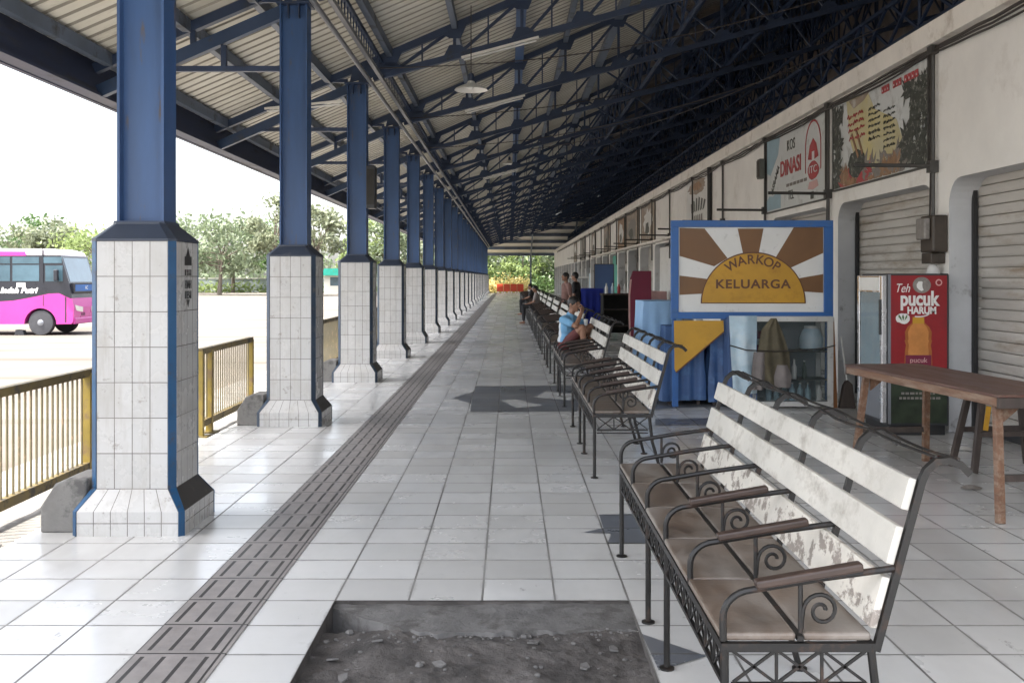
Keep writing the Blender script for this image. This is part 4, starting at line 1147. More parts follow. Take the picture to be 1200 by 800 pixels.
# glass cabinet
t = thing('display_cabinet', 'pale framed glass display cabinet standing below the signboard', 'cabinet', (3.05, 12.86, 0))
CW, CD, CH = 1.02, .55, 1.15
b = MB()
for x in (0, CW-.07):
    for y in (0, CD-.05): b.box(x, x+(.07 if x else .05), y, y+.05, 0, CH)
b.build('frame_posts', M['alu'], t, bevel=.003)
MB().box(-.0,CW,-.012,CD,CH-.055,CH+.01).build('frame_top', M['alu'], t, bevel=.003)
MB().box(.05,CW-.07,.002,.045,.03,.09).build('bottom_rail', M['alu'], t, bevel=.003)
MB().box(.05,CW-.07,.02,.026,.09,CH-.056).build('glass_front', M['glass'], t)
MB().box(.005,.011,.05,CD-.05,.05,CH-.056).build('glass_side', M['glass'], t)
MB().box(CW-.011,CW-.005,.05,CD-.05,.05,CH-.056).build('glass_side', M['glass'], t)
MB().box(.03,CW-.03,CD-.03,CD-.01,.05,CH-.056).build('back_panel', M['fridgegrey'], t)
for z in (.09, .36, .72): MB().box(.02,CW-.02,.03,CD-.03,z-.012,z).build('shelf', M['darkwood'] if z > .1 else M['alu'], t)
def bottle(name, label, x, y, z, h, r, m, capm, group=None):
    t = thing(name, label, 'bottle', (x,y,z), 0, group)
    MB().lathe([(r*.9,0),(r,.01),(r,h*.6),(r*.45,h*.78),(r*.4,h*.93)], 14).build('bottle_body', M[m], t, smooth=True)
    MB().lathe([(r*.46,h*.93),(r*.46,h),(r*.1,h+.003)], 12).build('cap', M[capm], t, smooth=True)
t = thing('glass_jar', 'large rounded glass jar on the upper shelf of the cabinet', 'jar', (3.86, 13.10, .72))
MB().lathe([(.10,0),(.145,.03),(.15,.16),(.11,.25),(.085,.28)], 20).build('jar_body', M['plastic'], t, smooth=True)
MB().lathe([(.09,.28),(.09,.31),(.02,.315)], 16).build('lid', M['alu'], t, smooth=True)
for i, (x, h, m) in enumerate(((3.20,.24,'maroon'),(3.33,.27,'fridgedark'),(3.46,.20,'jacket2'))):
    o = thing('carton', ['small maroon carton on the upper cabinet shelf', 'tall dark carton on the upper cabinet shelf', 'grey carton beside the jar in the cabinet'][i], 'carton', (x, 13.15, .72))
    MB().box(-.05,.05,-.07,.07,0,h).build('box_body', M[m], o, bevel=.004); MB().box(-.051,.051,-.072,-.0705,h*.3,h*.6).build('paper_label', M['printwhite'], o)
bottle('bottle', 'white bottle standing on the middle shelf of the cabinet', 3.62, 13.02, .36, .25, .032, 'printwhite', 'alu')
bottle('bottle', 'dark bottle on the middle cabinet shelf beside the white one', 3.76, 13.06, .36, .23, .03, 'fridgegreen', 'alu')
bottle('bottle', 'brown bottle at the left of the middle cabinet shelf', 3.35, 13.08, .36, .22, .035, 'darkwood', 'alu')
for i in range(6): bottle('bottle', 'pale blue bottle in the row on the lowest cabinet shelf', 3.30+i*.10, 13.04, .09, .22, .036, 'bannerblue', 'alu', 'pale bottles on the lowest cabinet shelf')
bottle('bottle', 'short white bottle at the right end of the lowest cabinet shelf', 3.93, 13.0, .09, .20, .035, 'printwhite', 'alu')
# plastic sheet hung beside the cabinet and the jacket
def hung(name, label, cat, outline, y, m, folds, depth, seed, part):
    rr = random.Random(seed)
    t = thing(name, label, cat, (outline[0][0], y, outline[0][2]))
    rows, cols = 26, 26; vs = []
    def prof(f):
        for a, c in zip(outline[:-1], outline[1:]):
            if a[3] <= f <= c[3]:
                k = (f-a[3])/max(1e-6, c[3]-a[3]); return [a[i]+(c[i]-a[i])*k for i in range(3)]
        return outline[-1][:3]
    x00, z00 = outline[0][0], outline[0][2]
    ph = rr.random()*6
    for side in (0, 1):
        for j in range(rows+1):
            f = j/rows; xl, xr, z = prof(f)
            for i in range(cols+1):
                g = i/cols; x = xl+(xr-xl)*g
                wv = depth*(.25+.75*f)*math.sin(g*folds*2*math.pi+ph+.9*math.sin(f*4)) + depth*.5*noise.noise((x*9, z*7, seed))
                edge = math.sin(math.pi*g)
                yy = -depth*1.2 - wv if side == 0 else -depth*1.2 - wv + .016
                vs.append((x-x00, yy-.03*edge, z-z00))
    n = (rows+1)*(cols+1); fs = []
    for j in range(rows):
        for i in range(cols):
            a = j*(cols+1)+i
            fs += [(a, a+cols+1, a+cols+2, a+1), (n+a, n+a+1, n+a+cols+2, n+a+cols+1)]
    MB().add(vs, fs).build(part, M[m], t, smooth=70)
    return t
hung('plastic_sheet', 'pale blue plastic sheet hanging at the left of the glass cabinet', 'sheet', [(2.75,3.10,1.17,0),(2.77,3.09,.7,.5),(2.80,3.10,.2,1)], 12.84, 'plastic', 1.6, .02, 3, 'sheet')
MB().box(0,.36,.02,.50,-1.10,-.02).build('crate_body', M['boardblue'], bpy.data.objects['plastic_sheet'])
j = hung('hanging_jacket', 'khaki jacket hanging on the front of the glass cabinet', 'jacket', [(3.27,3.34,1.14,0),(3.16,3.40,1.0,.15),(3.11,3.50,.72,.45),(3.10,3.52,.45,.75),(3.14,3.50,.28,1)], 12.84, 'jacket', 2.2, .035, 5, 'jacket_body')
hung_l = hung('hanging_cloth', 'grey cloth hanging under the khaki jacket on the cabinet', 'cloth', [(3.05,3.20,.72,0),(3.02,3.20,.45,.5),(3.03,3.16,.25,1)], 12.80, 'jacket2', 1.4, .02, 8, 'cloth')
hung('hanging_cloth', 'grey lining cloth hanging below the right sleeve of the jacket', 'cloth', [(3.34,3.46,.56,0),(3.30,3.52,.42,.5),(3.30,3.50,.28,1)], 12.77, 'jacket2', 1.2, .015, 9, 'cloth')
pts = [(2.76,12.80,.80),(2.95,12.76,.745),(3.3,12.73,.73),(3.7,12.78,.745),(3.95,12.80,.77),(4.08,12.83,.80)]
tag(MB().tube(pts, .008, 6).build('tie_cord', M['cable'], None, smooth=True), 'dark cord tied round the glass cabinet and the jacket', 'cord')
MB().beam((4.13,12.98,0),(4.10,13.02,1.14),.05,.02).build('leaning_plank', M['orangewood']); tag(bpy.data.objects['leaning_plank'], 'narrow orange wooden plank leaning beside the cabinet', 'plank')
t = thing('dust_pan', 'dark dust pan and short broom standing on the floor right of the cabinet', 'broom', (4.27, 12.95, 0))
MB().prism([(-.10,0),(.10,0),(.06,.30),(.0,.36),(-.05,.28)], 'xz', -.04, .06).build('broom_head', M['darkwood'], t, bevel=.01)
MB().tube([(0,.01,.34),(-.06,.05,.9)], .012, 8).build('handle', M['alu'], t)

# ------------------------------------------------------------------ drinks fridge
t = thing('drinks_fridge', 'tall drinks fridge with a red printed side and silver framed glass door', 'fridge', (3.95, 10.70, 0))
FW, FD, FH = .645, .78, 1.69
MB().box(.03,FW-.03,.03,FD-.03,.0,.10).build('plinth', M['black'], t)
MB().box(.0,FW,.0,FD,.10,FH).build('cabinet_shell', M['fridgedark'], t, bevel=.012)
MB().box(.035,FW-.025,-.004,-.0005,.62,FH-.02).build('printed_side', M['fridgered'], t)
MB().box(.035,FW-.025,-.004,-.0005,.13,.618).build('printed_side', M['fridgegreen'], t)
MB().box(.006,.033,-.008,.0,.12,FH-.01).build('edge_trim', M['fridgegrey'], t)
dr = MB()
dr.box(-.055,-.004,.01,.075,.13,FH-.02).box(-.055,-.004,FD-.075,FD-.01,.13,FH-.02).box(-.055,-.004,.075,FD-.075,FH-.20,FH-.02).box(-.055,-.004,.075,FD-.075,.60,.66)
do = dr.build('door', M['silver'], t, bevel=.005)
MB().box(-.05,-.04,.075,FD-.075,.66,FH-.20).build('door_glass', M['glass'], do)
MB().box(-.058,-.0555,.09,FD-.09,FH-.18,FH-.04).build('door_header', M['printwhite'], do)
MB().box(-.075,-.0555,.012,.055,1.05,1.42).build('handle', M['black'], do, bevel=.006)
MB().box(-.052,-.006,.075,FD-.075,.16,.60).build('lower_panel', M['fridgegrey'], t)
MB().box(-.035,-.004,.08,FD-.08,.66,FH-.2).build('dark_inside', M['plastic'], t)
def fx_(px): return (px-597)/1200*10.7-3.95
def fz_(py): return 1.65-(py-325)/1200*10.7
text('pucuk', .21, M['printwhite'], FACE_Y, (fx_(1077), fz_(350.5), .0055), t, bold=.007, width=.41)
text('HARUM', .10, M['printwhite'], FACE_Y, (fx_(1080), fz_(364), .0055), t, bold=.004, width=.30)
text('Teh', .13, M['printwhite'], FACE_Y, (fx_(1057), fz_(338), .0055), t, shear=.35, width=.14)
b = MB(); pts = [(fx_(1076+13*math.cos(a)), -.005, fz_(366+5*math.sin(a))) for a in [math.pi*.6 - k/12*math.pi*.55 for k in range(13)]]
for a, c in zip(pts[:-1], pts[1:]): b.beam(a, c, .004, .012)
b.build('swash', M['printwhite'], t)
def disc(cx, cz, rx, rz, m, lift, name, n=22, seed=None):
    rr = random.Random(seed or 1)
    pl = [(cx+rx*math.cos(2*math.pi*k/n)*(1+(rr.uniform(-.12,.12) if seed else 0)), cz+rz*math.sin(2*math.pi*k/n)*(1+(rr.uniform(-.12,.12) if seed else 0))) for k in range(n)]
    MB().prism(pl, 'xz', -lift, -lift+.001).build(name, M[m], t)
disc(fx_(1080), fz_(334), .095, .085, 'printgrey', .0055, 'emblem'); disc(fx_(1079), fz_(335), .045, .05, 'printwhite', .007, 'emblem', 9, 4); disc(fx_(1083), fz_(334), .022, .05, 'printgrey', .0085, 'emblem')
disc(fx_(1100), fz_(331), .035, .035, 'bannerpink', .0055, 'emblem'); disc(fx_(1100), fz_(331), .022, .022, 'fridgered', .007, 'emblem')
disc(fx_(1058), fz_(373), .075, .055, 'printwhite', .0055, 'leaf_badge', 18, 3)
for s in (-1, 0, 1):
    MB().prism([(fx_(1058)+s*.012, fz_(376)), (fx_(1058)+s*.038-.012, fz_(371)), (fx_(1058)+s*.045, fz_(368)), (fx_(1058)+s*.03+.012, fz_(372))], 'xz', -.0075, -.0068).build('leaf_badge', M['green'], t)
bx = fx_(1076)
def half_bottle(w, name, m, lift):
    prof = [(.055,1.0),(.058,.93),(.060,.90),(.10,.84),(.125,.76),(.12,.64),(.128,.62),(.115,.55),(.125,.45),(.13,.2)]
    zs = lambda f: .58 + (fz_(371)-.58)*f
    pl = [(bx+r*w, zs(f)) for r, f in prof] + [(bx-r*w, zs(f)) for r, f in prof[::-1]]
    MB().prism(pl, 'xz', -lift, -lift+.001).build(name, M[m], t)
half_bottle(1.12, 'bottle_picture', 'bottle', .0052); half_bottle(.86, 'bottle_picture', 'bottlelight', .0066)
MB().box(bx-.058, bx+.058, -.0082, -.0070, fz_(379), fz_(372)).build('bottle_picture', M['signochre'], t)
MB().box(bx-.135, bx+.135, -.0085, -.0070, .70, .84).build('bottle_picture', M['maroon'], t)
text('pucuk', .075, M['bannerpink'], FACE_Y, (bx, .785, .0095), t, width=.18)
for z, w in ((.44,.36), (.39,.40)):
    b = MB(); rr = random.Random(int(z*100)); x = FW/2-w/2
    while x < FW/2+w/2:
        l = rr.uniform(.02,.05); b.box(x, x+l, -.0055, -.0046, z-.012, z+.012); x += l+.012
    b.build('small_print', M['printgrey'], t)

# ------------------------------------------------------------------ long wooden table
TA = math.atan2(.22, 2.40)
t = thing('wooden_table', 'long worn brown wooden table with splayed legs in front of the fridge', 'table', (3.275, 6.86, 0), TA)
TL, TW, TH = 2.47, .70, .855
MB().box(0,TW,0,TL,TH-.012,TH+.008).build('tabletop', M['tabletop'], t, bevel=.004)
MB().box(.004,.034,.03,TL-.03,TH-.075,TH-.0135).build('apron', M['wood'], t, bevel=.003)
MB().box(TW-.034,TW-.004,.03,TL-.03,TH-.075,TH-.0135).build('apron', M['wood'], t, bevel=.003)
MB().box(.004,TW-.004,.002,.029,TH-.085,TH-.0135).build('apron', M['darkwood'], t, bevel=.003)
MB().box(.004,TW-.004,TL-.029,TL-.002,TH-.085,TH-.0135).build('apron', M['darkwood'], t, bevel=.003)
for sy, y in ((-1,.14), (1,TL-.30)):
    for sx, x in ((-1,.075), (1,TW-.075)):
        MB().beam((x,y,TH-.03),(x+sx*.055,y+sy*.13,0),.055,.045,(0,1,0)).build('leg', M['wood'], t, bevel=.004)
        MB().prism([(x-sx*.03,TH-.076),(x-sx*.17,TH-.076),(x-sx*.13,TH-.12),(x-sx*.03,TH-.20)][::-sx], 'xz', y-.012, y+.012).build('corner_brace', M['wood'], t)
    MB().box(.05,TW-.05,y+sy*.085-.015,y+sy*.085+.015,.27,.315).build('stretcher', M['darkwood'], t)
# low trestle behind it
t = thing('trestle_stool', 'dark weathered trestle stool standing under and behind the long table', 'stool', (4.25, 8.85, 0), R(8))
MB().box(-.42,.42,-.17,.17,.63,.67).build('seat', M['darkwood'], t, bevel=.004)
for sx in (-1,1):
    for sy in (-1,1): MB().beam((sx*.24,sy*.10,.64),(sx*.36,sy*.17,0),.05,.04,(0,1,0)).build('leg', M['darkwood'], t)
MB().box(-.30,.30,-.16,-.13,.30,.345).build('stretcher', M['darkwood'], t)
MB().box(-.30,.30,.13,.16,.30,.345).build('stretcher', M['darkwood'], t)
MB().beam((-.22,-.16,.56),(-.26,-.175,.36),.045,.006,(0,1,0)).build('paper_tag', M['signochre'], t)
# litter on the floor
rg = random.Random(9)
for i, (x, y, m, lab) in enumerate(((3.9,9.3,'maroonshorts','crumpled dark rag on the floor under the long table'), (4.35,9.8,'printwhite','scrap of white paper on the floor under the far end of the table'),
        (3.6,8.0,'printgrey','small grey scrap of paper on the floor beneath the table'))):
    pl = [(.11*math.cos(a)*rg.uniform(.6,1.1), .08*math.sin(a)*rg.uniform(.6,1.1)) for a in [2*math.pi*k/11 for k in range(11)]]
    b = MB(); vs = [(0,0,.035)] + [(u*.5,v*.5,.012+.022*rg.random()) for u, v in pl] + [(u,v,.004+.006*rg.random()) for u, v in pl]
    b.add(vs, [(0,k+1,(k+1)%11+1) for k in range(11)] + [(k+1,k+12,(k+1)%11+12,(k+1)%11+1) for k in range(11)])
    tag(b.build('paper_scrap', M[m], None, (x,y,.001), smooth=60), lab, 'litter')

# ------------------------------------------------------------------ things along the shops, farther off
t = thing('maroon_board', 'tall maroon board with curved edges standing before the shops', 'board', (3.45, 27.0, 0))
MB().prism([(-.24,0),(.29,0),(.29,1.82),(-.20,1.82),(-.27,1.62),(-.31,1.2),(-.31,.6)][::1], 'xz', -.03, .03).build('panel', M['maroon'], t, bevel=.01)
MB().prism([(-.29,.05),(-.25,.05),(-.27,.6),(-.27,1.2),(-.23,1.6),(-.27,1.6),(-.315,1.2),(-.315,.6)], 'xz', -.034,-.031).build('edge_band', M['bannerpink'], t)
MB().box(-.1,.1,.03,.35,0,.04).build('foot', M['darkwood'], t)
t = thing('blue_board', 'slate blue notice board standing behind the royal blue table', 'board', (3.05, 33.0, 0))
MB().box(-.30,.30,-.02,.02,.75,2.06).build('panel', M['boardblue'], t); MB().box(-.32,-.30,-.03,.03,0,2.08).build('post', M['darkwood'], t); MB().box(.30,.32,-.03,.03,0,2.08).build('post', M['darkwood'], t)
MB().box(-.30,.30,-.03,.03,2.06,2.085).build('top_rail', M['darkwood'], t)
t = thing('dark_counter', 'dark wooden stall counter with shelves right of the royal blue table', 'counter', (2.95, 28.3, 0))
MB().box(-.42,.42,-.4,.4,1.16,1.21).build('counter_top', M['darkwood'], t); MB().box(-.40,.40,.34,.38,.1,1.155).build('back_panel', M['void'], t)
for x in (-.40,.36): MB().box(x,x+.04,-.38,.33,.0,1.155).build('side_panel', M['void'], t)
for z in (.3,.75): MB().box(-.355,.355,-.34,.335,z,z+.03).build('shelf', M['darkwood'], t)
for i in range(4): bottle('bottle', 'pale bottle standing on the dark stall counter', 2.66+i*.17, 28.1, 1.21, .28, .045, ['printwhite','plastic','bannerred','printwhite'][i], 'alu', 'bottles on the dark counter')
t = thing('food_cart', 'pale food cart with a glazed top far down the row of benches', 'cart', (2.45, 38.0, 0))
MB().box(-.45,.45,-.6,.6,.45,1.0).build('cart_body', M['signwhite'], t); MB().box(-.46,.46,-.61,.61,1.62,1.68).build('roof', M['signwhite'], t)
for x in (-.43,.43):
    for y in (-.58,.58): MB().box(x-.02,x+.02,y-.02,y+.02,1.0,1.62).build('post', M['alu'], t)
MB().box(-.42,.42,-.57,-.56,1.0,1.62).build('glass_front', M['glass'], t)
for x in (-.40,.40): MB().lathe([(.05,-.03),(.30,-.03),(.30,.03),(.05,.03)], 20, (x,0,.30), 'x').build('wheel', M['rubber'], t)
t = thing('crate_stack', 'pinkish plastic crates stacked at the shop front behind the pale blue cloth', 'crate', (4.35, 30.6, 0))
for i in range(3):
    MB().box(-.25,.25,-.7,.7,.42*i+.001,.42*i+.40).build('crate_body', M['bannerpink'] if i != 1 else M['whitecloth'], t, bevel=.02)

# ------------------------------------------------------------------ people
def remesh(parts, voxel, smooth=4):
    me = parts.mesh('figure')
    o = bpy.data.objects.new('figure', me); COL.objects.link(o)
    r = o.modifiers.new('r', 'REMESH'); r.mode = 'VOXEL'; r.voxel_size = voxel
    s = o.modifiers.new('s', 'SMOOTH'); s.factor = .5; s.iterations = smooth
    dg = bpy.context.evaluated_depsgraph_get(); dg.update()
    out = bpy.data.meshes.new_from_object(o.evaluated_get(dg))
    bpy.data.objects.remove(o); return out
def head(b, c, yaw, pitch=0):      # face looks along local +X
    rot = (Matrix.Rotation(yaw, 3, 'Z') @ Matrix.Rotation(pitch, 3, 'Y'))
    def at(p): return Vector(c) + rot @ Vector(p)
    b.ell(c, (.094,.074,.105), 18, 12, rot); b.ell(at((.025,0,-.055)), (.062,.056,.062), 14, 10, rot)
    b.ell(at((.093,0,-.012)), (.020,.014,.024), 10, 8, rot); b.cap(at((.085,0,.02)), at((.106,0,-.018)), .009, .012, 8)
    b.ell(at((.082,0,-.062)), (.012,.024,.008), 10, 6, rot); b.ell(at((.076,0,-.092)), (.018,.022,.016), 10, 8, rot)
    for s in (-1,1): b.ell(at((-.005,s*.075,-.01)), (.020,.010,.030), 10, 8, rot); b.ell(at((.078,s*.032,.025)), (.012,.024,.008), 8, 6, rot)
    return at, rot
def hairdo(parent, c, at, rot, m='hair'):
    b = MB(); b.ell(at((-.014,0,.022)), (.100,.084,.098), 18, 12, rot); b.ell(at((-.045,0,-.01)), (.062,.076,.075), 14, 10, rot)
    me = remesh(b, .009, 3); return link('hair', me, M[m], parent, smooth=70)
def hand(b, wrist, palm_dir, nrm, curl=.5):
    w = Vector(wrist); d = Vector(palm_dir).normalized(); n = Vector(nrm).normalized(); s = d.cross(n).normalized()
    c = w + d*.05
    b.cap(w+d*.012+s*.018, c+d*.035+s*.026, .017, .014, 8); b.cap(w+d*.012-s*.018, c+d*.035-s*.026, .017, .014, 8); b.cap(w, c+d*.03, .020, .016, 8)
    for k, L in ((-1.5,.062),(-.5,.075),(.5,.078),(1.5,.068)):
        p0 = c+d*.04+s*.0175*k; d1 = (d*math.cos(curl*.6)+n*math.sin(curl*.6)); d2 = (d*math.cos(curl*1.6)+n*math.sin(curl*1.6))
        p1 = p0+d1*L*.5; p2 = p1+d2*L*.5
        b.cap(p0, p1, .0088, .008, 8); b.cap(p1, p2, .008, .007, 8)
    p0 = w+d*.03+s*.030; p1 = p0+(d*.6+s*.5+n*.5).normalized()*.04; b.cap(p0, p1, .012, .0095, 8); b.cap(p1, p1+(d*.8+n*.5).normalized()*.03, .0095, .008, 8)
def eyes(parent, at):
    for s in (-1,1): MB().ell(at((.084,s*.032,.010)), (.008,.011,.007), 8, 6).build('eye', M['black'], parent, smooth=True)
# person sitting on the third bench with the knees drawn up
def sitter():
    hz = .545
    root = thing('person', 'person in sky blue shirt sitting with knees drawn up on the third bench', 'person', (.865, 15.46, hz), R(-32))
    b = MB()
    hip, chest, neck, hd = Vector((0,0,.10)), Vector((.03,0,.36)), Vector((.065,0,.56)), Vector((.125,0,.705))
    b.ell((0,0,.11), (.125,.165,.115)); b.cap(hip, (.0,0,.26), .115, .115); b.ell((.02,0,.36), (.115,.155,.15)); b.cap((.035,-.11,.47), (.035,.11,.47), .062, .062)
    b.cap((.04,0,.48), (.105,0,.63), .055, .050)
    at, rot = head(b, hd, R(-12), R(12))
    for s in (-1,1):
        h0 = Vector((.03,s*.085,.10)); kn = Vector((.33,s*.13,.36)); an = Vector((.33,s*.11,.045))
        b.cap(h0, kn, .082, .056); b.cap(kn, an+Vector((.02,0,.12)), .052, .047); b.cap(an+Vector((.02,0,.12)), an, .047, .034)
        b.cap(an+Vector((-.02,0,-.015)), an+Vector((.14,s*.01,-.028)), .030, .020); b.ell(an+Vector((.06,0,-.025)), (.10,.040,.022))
    # right arm to the mouth
    sh, el, wr = Vector((.035,-.175,.47)), Vector((.26,-.19,.385)), Vector((.285,-.06,.585))
    b.cap(sh, el, .050, .040); b.cap(el, wr, .040, .027); hand(b, wr, Vector((-.05,.35,.55)), Vector((-.8,.2,0)), 1.0)
    sh, el, wr = Vector((.035,.175,.47)), Vector((.25,.23,.34)), Vector((.37,.06,.33))
    b.cap(sh, el, .050, .040); b.cap(el, wr, .040, .027); hand(b, wr, Vector((.2,-1,-.1)), Vector((-1,0,0)), .8)
    me = remesh(b, .0065, 3); link('body', me, M['skin'], root, smooth=80)
    c = MB(); c.ell((0,0,.16), (.135,.172,.10)); c.cap((0,0,.17), (.0,0,.28), .122, .125); c.ell((.018,0,.36), (.128,.168,.16)); c.cap((.035,-.12,.475), (.035,.12,.475), .070, .070); c.cap((.04,0,.48),(.065,0,.545),.075,.062)
    c.cap((.035,-.17,.47), (.175,-.187,.42), .064, .058); c.cap((.035,.17,.47), (.16,.21,.41), .064, .058)
    link('shirt', remesh(c, .009, 4), M['shirt2'], root, smooth=80)
    c = MB(); c.ell((0,0,.10), (.142,.178,.108))
    for s in (-1,1): c.cap((.03,s*.085,.10), (.23,s*.118,.275), .092, .075)
    link('shorts', remesh(c, .009, 4), M['maroonshorts'], root, smooth=80)
    hairdo(root, hd, at, rot); eyes(root, at)
m, nt, bb = nodes('blue_white_shirt')
cc = coords(nt, 'obj'); tc = nt.nodes.new('ShaderNodeTexCoord'); sx = nd(nt, 'ShaderNodeSeparateXYZ'); nt.links.new(tc.outputs['Object'], sx.inputs[0])
k = ramp(nt, ma(nt, 'MULTIPLY_ADD', sx.outputs[0], 4.0, .55), [(.42, (.60,.62,.63)), (.47, (.15,.36,.58))])
nt.links.new(mix(nt, ma(nt, 'MULTIPLY', nz(nt, cc, 9), .3), k, (.30,.45,.58)), bb.inputs['Base Color']); bb.inputs['Roughness'].default_value = .9
M['shirt2'] = m
sitter()
t = thing('paper_cup', 'small white wrapper held by the seated person', 'wrapper', (1.145, 15.35, .93))
MB().lathe([(.022,0),(.028,.02),(.034,.085)], 14).build('cup', M['printwhite'], t, smooth=True); MB().lathe([(.034,.085),(.036,.09),(.034,.095)], 14).build('rim', M['printwhite'], t, smooth=True)
def stander(label, x, y, rz, top, bottom, h=1.70, group=None):
    root = thing('person', label, 'person', (x,y,0), rz)
    k = h/1.72; V = lambda *a: Vector(a)*k
    b = MB()
    b.ell(V(0,0,.95), (.11*k,.155*k,.12*k)); b.cap(V(0,0,1.0), V(0,0,1.18), .115*k, .12*k); b.ell(V(0,0,1.28), (.11*k,.15*k,.16*k)); b.cap(V(0,-.12,1.39), V(0,.12,1.39), .06*k, .06*k); b.cap(V(0,0,1.40), V(.02,0,1.53), .053*k, .048*k)
    at, rot = head(b, V(.035,0,1.61), 0, 0)
    for s in (-1,1):
        b.cap(V(0,s*.09,.92), V(.01,s*.10,.50), .085*k, .056*k); b.cap(V(.01,s*.10,.50), V(-.01,s*.10,.08), .054*k, .036*k); b.cap(V(-.03,s*.10,.035), V(.15,s*.12,.028), .034*k, .024*k)
        b.cap(V(0,s*.18,1.39), V(-.01,s*.23,1.10), .048*k, .040*k); b.cap(V(-.01,s*.23,1.10), V(.10,s*.20,.90), .038*k, .026*k); hand(b, V(.10,s*.20,.90), V(.35,-s*.05,-1), V(.3,-s,0), .6)
    link('body', remesh(b, .011, 3), M['skin'], root, smooth=80)
    c = MB(); c.cap(V(0,0,.98), V(0,0,1.18), .135*k, .135*k); c.ell(V(0,0,1.28), (.125*k,.165*k,.17*k)); c.cap(V(0,-.13,1.40), V(0,.13,1.40), .068*k, .068*k)
    for s in (-1,1): c.cap(V(0,s*.18,1.39), V(-.005,s*.215,1.18), .062*k, .055*k)
    link('shirt', remesh(c, .013, 3), M[top], root, smooth=80)
    c = MB(); c.ell(V(0,0,.95), (.125*k,.168*k,.12*k))
    for s in (-1,1): c.cap(V(0,s*.09,.92), V(.01,s*.10,.5), .098*k, .075*k); c.cap(V(.01,s*.10,.5), V(-.01,s*.10,.12), .075*k, .06*k)
    link('trousers', remesh(c, .013, 3), M[bottom], root, smooth=80)
    hairdo(root, None, at, rot); eyes(root, at)
stander('person in a dusty pink top standing behind the far benches', 1.50, 26.9, R(200), 'pinkcloth', 'blackcloth', 1.78)
stander('person in black standing beside the one in the dusty pink top', 1.86, 28.6, R(160), 'blackcloth', 'blackcloth', 1.80)
def bench_sitter(label, x, y, top, bottom):
    root = thing('person', label, 'person', (x,y,.545), R(180))
    b = MB()
    b.ell((0,0,.10), (.13,.165,.105)); b.cap((0,0,.12), (-.03,0,.30), .115, .118); b.ell((-.035,0,.38), (.11,.15,.16)); b.cap((-.03,-.12,.50), (-.03,.12,.50), .06, .06); b.cap((-.03,0,.50), (-.0,0,.63), .053, .048)
    at, rot = head(b, Vector((.02,0,.71)), 0, R(8))
    for s in (-1,1):
        b.cap((.03,s*.09,.085), (.43,s*.11,.075), .082, .056); b.cap((.43,s*.11,.075), (.42,s*.11,-.44), .053, .036); b.cap((.40,s*.11,-.505), (.56,s*.12,-.515), .034, .024)
        b.cap((-.03,s*.18,.49), (.06,s*.22,.24), .048, .040); b.cap((.06,s*.22,.24), (.28,s*.12,.16), .038, .026); hand(b, (.28,s*.12,.16), (1,-s*.3,-.1), (0,0,-1), .5)
    link('body', remesh(b, .010, 3), M['skin'], root, smooth=80)
    c = MB(); c.cap((0,0,.15), (-.03,0,.30), .132, .134); c.ell((-.035,0,.38), (.125,.165,.17)); c.cap((-.03,-.13,.505), (-.03,.13,.505), .068, .068)
    for s in (-1,1): c.cap((-.03,s*.18,.49), (.03,s*.21,.32), .062, .056)
    link('shirt', remesh(c, .012, 3), M[top], root, smooth=80)
    c = MB(); c.ell((0,0,.10), (.142,.178,.11))
    for s in (-1,1): c.cap((.03,s*.09,.085), (.43,s*.11,.075), .096, .072); c.cap((.43,s*.11,.075), (.42,s*.11,-.40), .07, .058)
    link('trousers', remesh(c, .012, 3), M[bottom], root, smooth=80)
    hairdo(root, None, at, rot); eyes(root, at)
bench_sitter('person in black sitting on the tenth bench of the row', .93, 45.2, 'blackcloth', 'blackcloth')
bench_sitter('person in grey sitting on the eighth bench of the row', .93, 36.6, 'jacket2', 'blackcloth')
# ------------------------------------------------------------------ pink bus
BX, BYN, BW, BLN = -14.1, 33.0, 2.1, 7.2
bus = thing('minibus', 'pink and black minibus with white lettering parked on the sunlit plaza', 'bus', (BX, BYN, GZ))
def arc(cx, cz, r, a0, a1, n=14): return [(cx+r*math.cos(a0+(a1-a0)*k/n), cz+r*math.sin(a0+(a1-a0)*k/n)) for k in range(n+1)]
WXS = (-1.02, -5.2)
wave = [(0.0,1.20),(-.05,1.19),(-.42,1.36),(-.75,1.345),(-1.1,1.27),(-1.45,1.20),(-1.9,1.12),(-2.4,1.09),(-4.5,1.12),(-7.2,1.2)]
low = [(-7.2,.38)] + [(-5.2-.52,.36)] + arc(-5.2,.36,.52,math.pi,0)[1:-1] + [(-5.2+.52,.36),(-1.02-.52,.36)] + arc(-1.02,.36,.52,math.pi,0)[1:-1] + [(-1.02+.52,.36),(-.02,.37),(.04,.45),(.06,.9)]
def strip(name, top, bottom, m, ya, yb):
    """body slice between two x-sorted edges"""
    poly = bottom + top
    return MB().prism(poly, 'xz', ya, yb).build(name, M[m], bus, bevel=0)
strip('lower_body', wave, low, 'busPink', 0, BW)
beltz = 1.70
band_low = wave[::-1]
strip('belt_band', [(-.10,beltz),(-7.2,beltz)], band_low, 'busBlack', .004, BW-.004)
up = [(-.10,beltz),(-.36,2.56),(-7.2,2.56),(-7.2,beltz)]
MB().prism(up, 'xz', .012, BW-.012).build('window_band', M['busBlack'], bus)
rf = [(-.36,2.56),(-.44,2.68),(-.75,2.79),(-7.0,2.83),(-7.2,2.74),(-7.2,2.56)]
MB().prism(rf, 'xz', .02, BW-.02).build('roof', M['busWhite'], bus, bevel=.05)
MB().prism([(-1.48,2.565),(-1.52,2.70),(-7.1,2.74),(-7.1,2.565)], 'xz', .008, .019).build('roof_stripe', M['busPink'], bus)
